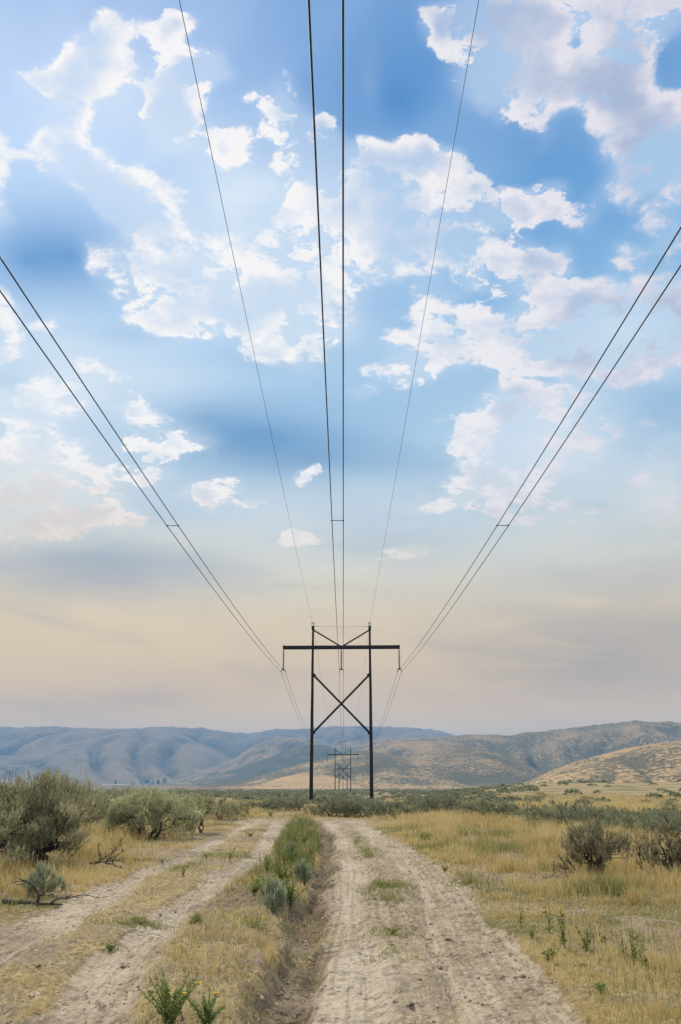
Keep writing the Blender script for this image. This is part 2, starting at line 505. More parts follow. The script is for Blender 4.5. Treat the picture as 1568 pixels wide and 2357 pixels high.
def gnoise(x, y, seed=0):
    ix, iy = np.floor(x), np.floor(y)
    fx, fy = x - ix, y - iy
    u = fx * fx * fx * (fx * (fx * 6 - 15) + 10)
    v = fy * fy * fy * (fy * (fy * 6 - 15) + 10)

    def g(dx, dy):
        a = _hash(ix + dx, iy + dy, seed) * (2 * math.pi / 65536)
        return np.cos(a) * (fx - dx) + np.sin(a) * (fy - dy)
    a, b, c, d = g(0, 0), g(1, 0), g(0, 1), g(1, 1)
    return (a + (b - a) * u + (c - a) * v + (a - b - c + d) * u * v) * 1.5


def fbm(x, y, oct=4, seed=0, gain=0.5):
    s, a, f = 0.0, 1.0, 1.0
    for o in range(oct):
        s = s + a * gnoise(x * f, y * f, seed + o * 17)
        a *= gain
        f *= 2.03
    return s


def sstep(x, a, b):
    t = np.clip((x - a) / (b - a), 0, 1)
    return t * t * (3 - 2 * t)


# ------------------------------------------------------------------ terrain shape
ZR = np.array([0, 20, 50, 91, 200, 350, 610, 1000, 1300, 2500, 5000, 9000.])
ZZ = np.array([0, -.05, -.3, -.78, -2.0, -3.6, -6.1, -7.6, -8.5, -10.6, -12, -14.])


def base_z(r, az):
    z = np.interp(r, ZR, ZZ)
    d = np.degrees(az)
    z = z + 3.1 * sstep(d, 4, 15) * sstep(r, 70, 230) * (1 - sstep(r, 300, 520))
    return z


def ground_pt(X, Y):
    """the point of the plain seen at (X, Y) of the photograph"""
    d = pdir(X, Y)
    az = math.atan2(d[0], d[1])
    hd = math.hypot(d[0], d[1])
    r = 10.0
    for _ in range(40):
        z = float(base_z(np.array(r), np.array(az)))
        rn = (EYE - z) * hd / max(1e-4, -d[2])
        r = 0.5 * r + 0.5 * min(rn, 700)
    return r * math.sin(az), r * math.cos(az)


def edge(pts):
    P = np.array([ground_pt(*p) for p in pts])
    o = np.argsort(P[:, 1])
    P = P[o]
    return lambda y: np.interp(y, P[:, 1], P[:, 0])


roadR = edge([(840, 1893), (858, 1905), (890, 1923), (937, 1948), (1006, 1992), (1066, 2049), (1147, 2136), (1209, 2179), (1270, 2233), (1313, 2283), (1363, 2356), (1500, 2560)])
ditchL = edge([(712, 1893), (732, 1909), (735, 1938), (728, 1999), (703, 2049), (674, 2085), (653, 2143), (638, 2197), (610, 2251), (566, 2356), (470, 2560)])
rutL = edge([(740, 1893), (768, 1923), (779, 1992), (757, 2042), (758, 2092), (748, 2150), (718, 2215), (682, 2305), (660, 2356), (600, 2560)])
rut1R = edge([(770, 1893), (800, 1927), (833, 1963), (847, 2020), (840, 2092), (847, 2157), (885, 2197), (880, 2251), (916, 2356), (980, 2560)])
rut2L = edge([(800, 1893), (862, 1952), (930, 2020), (965, 2071), (973, 2143), (988, 2197), (1042, 2280), (1090, 2356), (1180, 2560)])
trAL = edge([(560, 1897), (518, 1925), (432, 1958), (335, 1997), (252, 2030), (155, 2069), (54, 2109), (0, 2138), (-300, 2280), (-700, 2480)])
trAR = edge([(603, 1891), (551, 1918), (464, 1969), (360, 2015), (299, 2055), (230, 2102), (155, 2145), (79, 2188), (0, 2239), (-250, 2400), (-450, 2560)])
trBL = edge([(624, 1891), (603, 1923), (564, 1972), (468, 2015), (400, 2073), (299, 2152), (202, 2217), (119, 2278), (36, 2356), (-180, 2560)])
trBR = edge([(671, 1891), (656, 1920), (613, 1981), (574, 2013), (538, 2042), (500, 2073), (457, 2109), (414, 2152), (364, 2224), (335, 2278), (317, 2356), (230, 2560)])
YEND = ground_pt(760, 1889)[1]
thinT = edge([(945, 1990), (968, 2025), (985, 2080), (990, 2140), (1005, 2190), (1035, 2250), (1060, 2300), (1100, 2400)])


def masks(x, y):
    """what covers the plain at (x, y): soft 0..1 masks"""
    w = 0.16 * fbm(x * 0.9, y * 0.5, 3, 5) + 0.05 * gnoise(x * 5, y * 4, 8)
    far = 1 - sstep(y, YEND - 1, YEND + 3)
    near = sstep(y, 1.0, 2.0)

    def band(l, r, soft):
        d = np.minimum(x - l(y), r(y) - x) + w
        return sstep(d, -soft, soft) * far * near
    m = {}
    m['A'] = band(trAL, trAR, .16)
    m['B'] = band(trBL, trBR, .16)
    m['road'] = band(ditchL, roadR, .14)
    m['ditch'] = band(ditchL, rutL, .12)
    m['rut1'] = band(rutL, rut1R, .12)
    m['mid'] = band(rut1R, rut2L, .12)
    m['rut2'] = band(rut2L, roadR, .15)
    m['berm'] = band(trBR, ditchL, .2)
    # where the road swings away to the left in front of the tower's sagebrush
    yb = YEND - 1.2 + 0.06 * x
    bend = sstep(1.6 - np.abs(y - yb) + w, -.3, .3) * sstep(x, -13, -9) * (1 - sstep(x, 0.5, 3.5))
    m['road'] = np.maximum(m['road'], bend * 0.9)
    m['rut2'] = np.maximum(m['rut2'], bend * 0.8)
    return m


LAY = []


def layer(pts, Rr, Fr, p=1.0, gul=0.13, gw=260.0, sage=0.5, name='', seed=1, back=0.3, warm=0.5):
    A = np.array([pangle(*q) for q in pts])
    LAY.append(dict(az=A[:, 0], el=A[:, 1], R=Rr, F=Fr, p=p, gul=gul, gw=gw, sage=sage, seed=seed, back=back, warm=warm))


# far blue ridge
layer([(-420, 1690), (-250, 1678), (-120, 1674), (0, 1672), (35, 1672), (150, 1673), (230, 1676), (270, 1678), (300, 1677), (335, 1674), (365, 1672.5), (415, 1675), (470, 1675), (490, 1680),
       (520, 1683.5), (576, 1688), (610, 1682), (634, 1678), (692, 1678), (740, 1673), (783, 1670.7), (830, 1671), (884, 1672.6), (932, 1674.5), (954, 1675), (1007, 1681), (1055, 1693),
       (1150, 1710), (1300, 1735)],
      3600, 2500, 1.0, 0.34, 340, 0.32, seed=11, warm=.3)
# the spur in front of it on the left
layer([(-300, 1790), (-100, 1735), (30, 1742), (80, 1728), (150, 1712), (230, 1692), (290, 1682), (330, 1678), (380, 1684), (430, 1698), (480, 1720), (540, 1752), (600, 1790), (640, 1815)],
      3200, 2300, 1.0, 0.17, 280, 0.30, seed=13, warm=.3)
# brown hill centre left
layer([(360, 1808), (400, 1796), (440, 1785), (528, 1752), (585, 1716), (629, 1698), (668, 1694), (697, 1699), (730, 1703), (752, 1713), (790, 1735), (850, 1790)],
      2700, 1900, 1.0, 0.14, 200, 0.42, seed=17, warm=.55)
# pale shoulder behind the towers
layer([(680, 1790), (740, 1735), (765, 1722), (795, 1709), (824, 1703), (860, 1701), (905, 1699), (960, 1697), (1010, 1697), (1080, 1700), (1200, 1730)],
      2500, 1800, 1.0, 0.12, 200, 0.42, seed=19, warm=.6)
# dark steep face below it
layer([(440, 1800), (520, 1778), (596, 1749), (644, 1735), (675, 1721), (704, 1715), (745, 1714), (764, 1720), (800, 1737), (860, 1790)],
      2100, 1600, 1.0, 0.10, 160, 0.72, seed=23, warm=.35)
# big sagebrush hill on the right
layer([(740, 1800), (790, 1755), (830, 1730), (870, 1714), (911, 1705), (987, 1700), (1040, 1694), (1084, 1690.7), (1130, 1692), (1170, 1694), (1209, 1686), (1270, 1680), (1333, 1674), (1400, 1664), (1468, 1658),
       (1521, 1661), (1568, 1663), (1640, 1660), (1760, 1675), (1900, 1720)],
      1800, 1050, 1.05, 0.27, 190, 0.50, seed=29, warm=.6)
# its front spur
layer([(850, 1780), (900, 1752), (960, 1735), (1020, 1724), (1080, 1719), (1120, 1722), (1160, 1735), (1200, 1752), (1240, 1775), (1290, 1805)],
      1350, 900, 1.0, 0.12, 120, 0.64, seed=31, warm=.6)
# golden hill in the middle that carries a tower
layer([(383, 1815), (484, 1807), (572, 1796), (644, 1773), (692, 1759), (730, 1750), (764, 1741), (800, 1734), (836, 1729), (872, 1732), (930, 1745), (1000, 1762), (1060, 1785), (1120, 1806)],
      1300, 800, 1.0, 0.14, 110, 0.40, seed=37, warm=.95)
# near golden hill on the right
layer([(1170, 1812), (1218, 1799), (1276, 1770), (1330, 1752), (1391, 1736), (1440, 1724), (1487, 1715), (1568, 1705), (1680, 1690), (1850, 1700), (2000, 1740)],
      780, 480, 1.0, 0.09, 70, 0.46, seed=41, warm=.9)
# low knoll by the water
layer([(70, 1806), (101, 1793), (136, 1787), (160, 1789), (185, 1796), (229, 1805), (260, 1809)],
      2250, 2050, 0.9, 0.05, 60, 0.55, seed=43, back=.2, warm=.8)


def hills_z(r, az, x, y):
    """height of the hills, which one it is, and how far up"""
    z0 = base_z(r, az)
    best = z0 + 0.0
    sage = np.full(r.shape, -1.0)
    warm = np.zeros(r.shape)
    azw = az + 0.006 * gnoise(x / 500, y / 500, 3)
    for L in LAY:
        Rr = L['R'] * (1 + 0.05 * gnoise(az * 9, az * 0 + 0.3, L['seed'])) if L['R'] > 1500 else np.full(r.shape, float(L['R']))
        e = np.interp(az, L['az'], L['el'], left=-0.05, right=-0.05)
        H = EYE + Rr * np.tan(e)
        b = np.interp(L['F'], ZR, ZZ) - 0.5
        t = np.clip((r - L['F']) / (Rr - L['F']), 0, 1)
        ew = np.interp(azw, L['az'], L['el'], left=-0.05, right=-0.05)
        Hw = EYE + Rr * np.tan(ew)
        Hm = Hw + (H - Hw) * sstep(t, .8, 1)
        s = 0.45 * t ** L['p'] + 0.55 * (t * t * (3 - 2 * t))
        g = L['gw']
        u = az * L['R']
        wv = 0.9 * gnoise(u / (2.5 * g), r / (2.2 * g), L['seed'] + 3)
        n = gnoise(u / g + wv, r / (4.0 * g), L['seed'])
        n2 = gnoise(u / (0.42 * g) + 1.6 * wv, r / (1.6 * g), L['seed'] + 1)
        val = np.clip(1 - np.abs(n) * 2.0, 0, 1) ** 1.4 + 0.35 * np.clip(1 - np.abs(n2) * 2.2, 0, 1)
        val = val - 0.45 * gnoise(u / (1.8 * g), r / (3 * g), L['seed'] + 5)
        z = b + (Hm - b) * s - L['gul'] * np.maximum(H - b, 0) * val * np.clip(3.6 * t * (1 - t), 0, 1) ** 0.8
        z = np.where(r > Rr, H - (r - Rr) * L['back'], z)
        z = np.where((r < L['F']) | (H < b), -99, z)
        up = z > best
        best = np.where(up, z, best)
        sg = L['sage']
        if L['seed'] == 37:
            sg = sg + .28 * sstep(t, .45, .75) - .16 * (1 - sstep(t, .2, .5)) + .35 * sstep(np.degrees(az), -4.5, -8.5)
        elif L['seed'] in (29, 31):
            sg = sg - .30 * (1 - sstep(t, .05, .25))
        sage = np.where(up, sg + 0.45 * np.clip(val - .35, -.5, .8) * np.clip(4 * t * (1 - t), 0, 1), sage)
        warm = np.where(up, L['warm'], warm)
    return best, sage, warm


def micro(x, y, r, m):
    """ruts, berm, ditch, clods"""
    near = 1 - sstep(r, 60, 110)
    z = 0.06 * fbm(x * 0.25, y * 0.25, 3, 61)
    z = z + 0.13 * m['berm'] * (0.75 + 0.5 * gnoise(x * .8, y * .5, 71))
    z = z - 0.20 * m['ditch'] - 0.07 * m['rut1'] - 0.05 * m['rut2'] - 0.05 * m['A'] - 0.06 * m['B']
    road = np.maximum(np.maximum(m['A'], m['B']), m['road'])
    c = fbm(x * 3.2, y * 3.2, 3, 77)
    z = z + 0.028 * c * (0.4 + 0.6 * (1 - m['rut1'] * .7)) + 0.014 * fbm(x * 13, y * 13, 2, 79)
    # tyre treads along both ruts: bars across the wheel path
    for f, off, wd in ((rutL, .62, .16), (rutL, .95, .12), (rut2L, .8, .16), (rut2L, 1.25, .14)):
        cx = f(y) + off + .04 * gnoise(y * .6, y * 0, 83)
        d = np.abs(x - cx)
        inb = (1 - sstep(d, wd * .7, wd)) * road
        z = z + inb * (-0.012 + 0.009 * np.sin(y * 2 * math.pi / .16 + np.sign(x - cx) * 12 * d))
    cx = thinT(y)
    d = np.abs(x - cx)
    z = z - 0.02 * (1 - sstep(d, .04, .09)) * m['road'] * (1 - sstep(y, 20, 24))
    return z * near


def ground_h(x, y):
    x = np.atleast_1d(np.asarray(x, dtype=float))
    y = np.atleast_1d(np.asarray(y, dtype=float))
    r = np.hypot(x, y)
    az = np.arctan2(x, y)
    z = base_z(r, az) if r.max() < 420 else hills_z(r, az, x, y)[0]
    return z + micro(x, y, r, masks(x, y)) + 0.25 * fbm(x / 30, y / 30, 3, 91) * sstep(r, 50, 120)


def gz(x, y):
    return float(ground_h(x, y)[0])


ground_pt_flat = ground_pt


def ground_pt0(X, Y):
    d = pdir(X, Y)
    az = math.atan2(d[0], d[1])
    hd = math.hypot(d[0], d[1])
    x, y = ground_pt_flat(X, Y)
    r = math.hypot(x, y)
    if r > 120:
        return x, y
    for _ in range(6):
        z = gz(r * math.sin(az), r * math.cos(az))
        r = .4 * r + .6 * (EYE - z) * hd / max(1e-3, -d[2])
    return r * math.sin(az), r * math.cos(az)


# ------------------------------------------------------------------ materials
def mat(name):
    m = bpy.data.materials.new(name)
    m.use_nodes = True
    m.node_tree.nodes.clear()
    n = NT(m.node_tree)
    n.out = n.new('ShaderNodeOutputMaterial')
    n.geo = n.new('ShaderNodeNewGeometry')
    return m, n


def finish(n, color, rough=0.9, bump=None, bstr=0.3, bdist=0.02, spec=0.2, metal=0.0):
    b = n.new('ShaderNodeBsdfPrincipled')
    n.put(b.inputs['Base Color'], color)
    n.put(b.inputs['Roughness'], rough)
    b.inputs['Specular IOR Level'].default_value = spec
    b.inputs['Metallic'].default_value = metal
    if bump is not None:
        bp = n.new('ShaderNodeBump')
        bp.inputs['Strength'].default_value = bstr
        bp.inputs['Distance'].default_value = bdist
        n.l.new(bump, bp.inputs['Height'])
        n.l.new(bp.outputs[0], b.inputs['Normal'])
    n.l.new(b.outputs[0], n.out.inputs['Surface'])
    return b


def ground_material():
    m, n = mat('plain_soil_and_grass')
    P = n.geo.outputs['Position']
    soil, pale, dark, green = n.attr('soil'), n.attr('pale'), n.attr('dark'), n.attr('green')
    a = n.noise(P, 1.3, 5, .6)
    b = n.noise(P, 14.0, 5, .65)
    c = n.noise(P, 70.0, 3, .6)
    straw = n.mix(n.smooth(b, .35, .65), (.25, .195, .105, 1), (.52, .40, .21, 1))
    straw = n.mix(n.smooth(a, .42, .62, 0, .55), straw, (.27, .215, .15, 1))
    straw = n.mix(n.math('MULTIPLY', green, .7), straw, (.12, .13, .05, 1))
    dirt = n.mix(n.smooth(b, .34, .66), (.35, .275, .185, 1), (.54, .44, .31, 1))
    dirt = n.mix(n.smooth(n.noise(P, 5.5, 4, .6), .54, .68, 0, .35), dirt, (.20, .155, .105, 1))
    dirt = n.mix(n.smooth(c, .40, .54, .45, 0), dirt, (.18, .14, .098, 1))
    dirt = n.mix(n.math('MULTIPLY', pale, .85), dirt, n.mix(n.smooth(b, .3, .7), (.50, .42, .31, 1), (.64, .555, .43, 1)))
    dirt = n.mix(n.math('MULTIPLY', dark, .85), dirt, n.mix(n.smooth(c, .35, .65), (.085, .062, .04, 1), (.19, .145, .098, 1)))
    vo = n.new('ShaderNodeTexVoronoi', feature='F1')
    n.put(vo.inputs['Vector'], P)
    vo.inputs['Scale'].default_value = 13.0
    crumb_shade = n.math('MULTIPLY', n.smooth(vo.outputs['Distance'], .38, .75), n.smooth(n.noise(P, 2.2, 4, .6), .46, .60))  # gaps between dirt crumbs, darkened in the colour to stand in for weak shading
    dirt = n.mix(n.math('MULTIPLY', crumb_shade, n.math('MULTIPLY_ADD', pale, -.3, .55)), dirt, (.13, .10, .07, 1))
    lane = n.new('ShaderNodeCombineXYZ')
    n.l.new(n.math('MULTIPLY', n.attr('lane'), 11.0), lane.inputs[0])
    spy = n.new('ShaderNodeSeparateXYZ')
    n.l.new(P, spy.inputs[0])
    n.l.new(n.math('MULTIPLY', spy.outputs[1], .30), lane.inputs[1])
    streak = n.noise(lane.outputs[0], 1.6, 3, .55)
    wheel = n.attr('wheel')
    dirt = n.mix(n.math('MULTIPLY', wheel, n.smooth(streak, .52, .66, 0, .42)), dirt, (.21, .165, .115, 1))
    dirt = n.mix(n.math('MULTIPLY', wheel, n.smooth(streak, .47, .36, 0, .42)), dirt, (.62, .53, .40, 1))
    edge_n = n.math('ADD', soil, n.math('MULTIPLY', n.math('SUBTRACT', b, .5), .7))
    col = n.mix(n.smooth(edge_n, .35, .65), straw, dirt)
    finish(n, col, .95, n.math('SUBTRACT', n.math('ADD', n.math('MULTIPLY', b, .9), n.math('MULTIPLY', c, .3)), n.math('MULTIPLY', crumb_shade, .5)), .9, .05, .1)
    return m


def hill_material():
    m, n = mat('dry_hillside')
    P = n.geo.outputs['Position']
    sage, warm = n.attr('sage'), n.attr('warm')
    vo = n.new('ShaderNodeTexVoronoi', feature='F1')
    n.put(vo.inputs['Vector'], P)
    vo.inputs['Scale'].default_value = .25
    vo.inputs['Randomness'].default_value = 1.0
    vo2 = n.new('ShaderNodeTexVoronoi', feature='F1')
    n.put(vo2.inputs['Vector'], P)
    vo2.inputs['Scale'].default_value = .12
    big = n.noise(P, .012, 5, .6)
    mid = n.noise(P, .05, 4, .6)
    cover = n.math('ADD', sage, n.math('ADD', n.math('MULTIPLY', n.math('SUBTRACT', big, .5), 1.3), n.math('MULTIPLY', n.math('SUBTRACT', mid, .5), .8)))
    bush = n.math('MULTIPLY', n.smooth(n.math('SUBTRACT', n.math('MULTIPLY', cover, .95), vo.outputs['Distance']), -.06, .06), .88)
    bush2 = n.math('MULTIPLY', n.smooth(n.math('SUBTRACT', n.math('MULTIPLY', cover, .62), vo2.outputs['Distance']), -.08, .08), .6)
    bush = n.math('MAXIMUM', bush, bush2)
    gold = n.mix(warm, (.25, .19, .12, 1), (.56, .375, .18, 1))
    gold = n.mix(n.smooth(mid, .35, .7), n.mix(.35, gold, (.16, .12, .085, 1)), gold)
    leaf = n.mix(n.smooth(vo.outputs['Color'].node.outputs['Distance'], 0, .6), (.13, .135, .09, 1), (.08, .085, .058, 1))
    finish(n, n.mix(bush, gold, leaf), .95, mid, .4, 4.0, .05)
    return m


def leaf_material(name, c1, c2, c3, trans=.3):
    m, n = mat(name)
    t = n.attr('tint')
    oi = n.new('ShaderNodeObjectInfo').outputs['Random']
    col = n.ramp(t, [(0.0, c1 + (1,)), (.55, c2 + (1,)), (1.0, c3 + (1,))])
    hsv = n.new('ShaderNodeHueSaturation')
    n.l.new(n.math('MULTIPLY_ADD', oi, .035, .4825), hsv.inputs['Hue'])
    n.l.new(n.math('MULTIPLY_ADD', oi, .4, .8), hsv.inputs['Value'])
    n.l.new(col, hsv.inputs['Color'])
    d = n.new('ShaderNodeBsdfDiffuse')
    n.l.new(hsv.outputs[0], d.inputs['Color'])
    tr = n.new('ShaderNodeBsdfTranslucent')
    n.l.new(hsv.outputs[0], tr.inputs['Color'])
    mx = n.new('ShaderNodeMixShader')
    mx.inputs[0].default_value = trans
    n.l.new(d.outputs[0], mx.inputs[1])
    n.l.new(tr.outputs[0], mx.inputs[2])
    n.l.new(mx.outputs[0], n.out.inputs['Surface'])
    return m


def wood_material(name, c1, c2, scale=6.0):
    m, n = mat(name)
    tc_ = n.new('ShaderNodeTexCoord').outputs['Object']
    mp = n.vec('MULTIPLY', tc_, (9.0, 9.0, .7))
    a = n.noise(mp, scale, 5, .65)
    finish(n, n.mix(n.smooth(a, .3, .7), c1 + (1,), c2 + (1,)), .85, a, .5, .01, .25)
    return m


def plain_material(name, c, rough=.6, metal=0.0, var=.25, scale=20):
    m, n = mat(name)
    a = n.noise(n.geo.outputs['Position'], scale, 4, .6)
    finish(n, n.mix(n.smooth(a, .3, .7), tuple(x * (1 - var) for x in c) + (1,), tuple(x * (1 + var) for x in c) + (1,)), rough, None, spec=.4, metal=metal)
    return m


M_ground = ground_material()
M_hill = hill_material()
M_sage = leaf_material('sage_leaves', (.19, .19, .105), (.40, .395, .235), (.66, .63, .39), .4)
M_sagemid = leaf_material('far_sage_leaves', (.14, .15, .088), (.30, .315, .195), (.52, .515, .32), .3)
M_sagebrown = leaf_material('dusty_sage_leaves', (.15, .13, .08), (.30, .27, .165), (.48, .43, .26), .4)
M_sageblue = leaf_material('young_sage_leaves', (.19, .21, .14), (.35, .38, .25), (.52, .55, .37))
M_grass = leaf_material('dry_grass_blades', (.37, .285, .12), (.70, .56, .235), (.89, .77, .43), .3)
M_ggrass = leaf_material('green_grass_blades', (.13, .15, .05), (.30, .32, .12), (.55, .50, .21), .35)
M_weed = leaf_material('weed_leaves', (.10, .135, .04), (.23, .285, .09), (.42, .46, .17), .35)
M_bark = plain_material('sage_bark', (.050, .042, .036), .95, 0, .5, 30)
M_dead = plain_material('dead_wood', (.085, .072, .062), .95, 0, .5, 25)
M_pole = wood_material('weathered_pole_wood', (.010, .008, .007), (.034, .026, .021))
M_arm = wood_material('crossarm_wood', (.014, .012, .011), (.045, .038, .034), 4)
M_steel = plain_material('dark_steel', (.02, .02, .022), .6, .3)
M_porc = plain_material('brown_porcelain', (.014, .011, .010), .45)
M_wire = plain_material('dark_cable', (.012, .012, .013), .6, .2, .2, 3)
M_flower = plain_material('yellow_petals', (.75, .50, .02), .8)
M_clod = plain_material('clods_and_stones', (.34, .27, .19), .95, 0, .5, 9)
M_litter = plain_material('dry_litter', (.30, .24, .165), .95, 0, .5, 40)
M_water = None
m_, n_ = mat('lake_water')
finish(n_, (.80, .84, .86, 1), .35, n_.noise(n_.geo.outputs['Position'], .2, 3, .5), .1, .1, .5)
M_water = m_
M_conif = leaf_material('far_tree_leaves', (.02, .03, .018), (.04, .055, .03), (.07, .08, .045), .1)
M_white = plain_material('white_house_walls', (.62, .60, .57), .8, 0, .1, .3)
M_roof = plain_material('house_roof', (.22, .17, .14), .8, 0, .2, .3)


# ------------------------------------------------------------------ ground sheet: plain, tracks, hills
def build_ground():
    a1 = np.arange(-31, 31.0001, .085)
    a0 = np.arange(-180, -31, 3.0)
    a2 = np.arange(33, 180, 3.0)
    AZ = np.radians(np.concatenate([a0, a1, a2]))
    rr = [np.geomspace(.3, 4.5, 24, endpoint=False), np.geomspace(4.5, 60, 640, endpoint=False), np.geomspace(60, 480, 250, endpoint=False), np.geomspace(480, 4300, 330, endpoint=False),
          np.geomspace(4300, 5200, 8)]
    RR = np.concatenate(rr)
    na, nr = len(AZ), len(RR)
    r, az = np.meshgrid(RR, AZ, indexing='ij')
    r, az = r.ravel(), az.ravel()
    x, y = r * np.sin(az), r * np.cos(az)
    z, sage, warm = hills_z(r, az, x, y)
    m = masks(x, y)
    z = z + micro(x, y, r, m) + 0.25 * fbm(x / 30, y / 30, 3, 91) * sstep(r, 50, 120)
    hill = sage >= 0
    z = z + np.where(hill, 1.2 * fbm(x / 45, y / 45, 3, 93) * sstep(r, 600, 1200) + 4 * fbm(x / 130, y / 130, 4, 95, .55) * sstep(r, 1300, 2200), 0)
    tracks = np.maximum(m['A'], m['B'])
    road = m['road']
    patch = sstep(fbm(x * .35, y * .35, 4, 101), .05, .45) * .85 * (1 - sstep(r, 35, 60))
    litter = .45 + .4 * sstep(fbm(x * .8, y * .8, 3, 103), -.2, .5)
    strip = (x > trAR(y)) & (x < trBL(y))
    soil = np.maximum(np.maximum(tracks * .95, road), patch)
    soil = np.where(strip & (tracks < .5), np.maximum(soil, .25 + .25 * fbm(x, y, 2, 3)), soil)
    soil = np.maximum(soil, m['berm'] * litter)
    pale = m['rut1'] * (.45 + .9 * fbm(x * .5, y * .25, 3, 107)) + .55 * m['rut2'] * (.35 + fbm(x * .6, y * .3, 3, 109)) + .7 * tracks * (.65 + fbm(x * .5, y * .3, 3, 111))
    px, py = ground_pt(840, 2235)
    pale = pale + 1.1 * np.exp(-(((x - px) / .42) ** 2 + ((y - py) / 1.5) ** 2)) * m['road']
    cx = thinT(y)
    pale = pale + .4 * (1 - sstep(np.abs(x - cx), .03, .08)) * m['road'] * (1 - sstep(y, 20, 24))
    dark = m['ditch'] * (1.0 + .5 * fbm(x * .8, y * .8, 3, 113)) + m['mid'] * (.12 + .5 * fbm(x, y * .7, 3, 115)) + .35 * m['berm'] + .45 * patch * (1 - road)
    green = sstep(fbm(x * .12, y * .2, 3, 117), .0, .5)
    # the sagebrush plain beyond: nearly closed cover of brush
    farsage = np.where(hill, sage, np.interp(r, [0, 90, 300, 700, 1500], [0, .10, .45, .62, .62]) * (1 - .8 * sstep(np.degrees(az), 8, 14) * (1 - sstep(r, 480, 520))))
    V = np.stack([x, y, z], 1)
    lane = np.where(x > ditchL(y), x - .5 * (rutL(y) + rut2L(y)), x - .5 * (trAR(y) + trBL(y)))
    wheel = np.clip(np.maximum(np.maximum(tracks, m['rut1']), np.maximum(m['rut2'], .6 * m['mid'])) - m['ditch'], 0, 1)
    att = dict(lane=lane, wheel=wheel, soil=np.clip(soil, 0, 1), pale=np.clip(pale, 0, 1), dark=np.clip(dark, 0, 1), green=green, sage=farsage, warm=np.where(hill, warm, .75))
    i = np.arange(nr - 1)[:, None] * na + np.arange(na)[None, :]
    j = np.arange(nr - 1)[:, None] * na + (np.arange(na)[None, :] + 1) % na
    F = np.stack([i, j, j + na, i + na], -1).reshape(-1, 4)
    # one sheet, handed out face by face to the ground, the two tracks, the road and the hills
    fm = lambda q: q[F].mean(1)
    rF = r[F].mean(1)
    fx = x[F].mean(1)
    isroad = (fm(road) > .5) & (rF < 90)
    istr = (fm(tracks) > .5) & ~isroad & (rF < 90)
    ishill = (rF > 420)
    isg = ~(isroad | istr | ishill)
    # the spot under the camera
    c = len(V)
    V = np.concatenate([V, [[0, 0, float(V[:na, 2].mean())]]])
    for k in att:
        att[k] = np.concatenate([att[k], att[k][:1]])

    def sub(name, sel, mtl, extra=None):
        ff = F[sel]
        if extra is not None:
            ff = np.concatenate([ff, extra])
        u, inv = np.unique(ff, return_inverse=True)
        me = mesh_np(name, V[u], inv.reshape(-1, 4), mtl, {k: v[u] for k, v in att.items()}, smooth=True)
        return tag(link(name, me), kind='structure')
    k = np.arange(na)
    fan = np.stack([np.full(na // 2, c), k[0::2][:na // 2], k[1::2][:na // 2], np.append(k[2::2], 0)[:na // 2]], 1)
    sub('ground', isg, M_ground, fan)
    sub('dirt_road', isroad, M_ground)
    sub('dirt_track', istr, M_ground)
    sub('hills', ishill, M_hill)


build_ground()

# lake in the valley
for pts in ([(232, 1803.4), (324, 1803.4), (318, 1807.2), (236, 1807.2)], [(-120, 1800.5), (14, 1801.5), (10, 1810), (-120, 1812)]):
    mb = MB()
    P = []
    zl = -10.1
    for X, Y in pts:
        d = pdir(X, Y)
        t = (zl - EYE) / d[2] if d[2] < -1e-4 else 3000
        t = min(t, 2900)
        P.append((d[0] * t, d[1] * t, zl))
    mb.add(P, [(0, 1, 2), (0, 2, 3)])
    tag(mb.build('water', M_water), kind='structure')

ground_pt = ground_pt0      # from here on the true surface, berm and ruts included

# ------------------------------------------------------------------ power line
X0 = -0.22
PHASE, PSP, BUN = 6.57, 3.26, 0.225
# y, height of pole tops, centre pole?
TOWERS = [(91.0, 18.4, False), (350.0, 14.05, False), (610.0, 11.7, False), (800.0, 12.8, True), (1300.0, 60.0, False), (3440.0, 228.0, False)]
# heights below the pole tops
D_ARM, D_CLAMP, D_KNEE, D_XT, D_XB = 2.45, 5.22, .5, 5.55, 11.9


def beam(mb, a, b, w, h):
    a, b = np.array(a, dtype=float), np.array(b, dtype=float)
    d = b - a
    L = np.linalg.norm(d)
    d /= L
    s = np.cross(d, [0, 1.0, 0])
    s /= np.linalg.norm(s)
    rot = np.stack([d, np.cross(s, d), s], 1)     # length, depth, height
    mb.box((a + b) / 2, (L, w, h), rot)


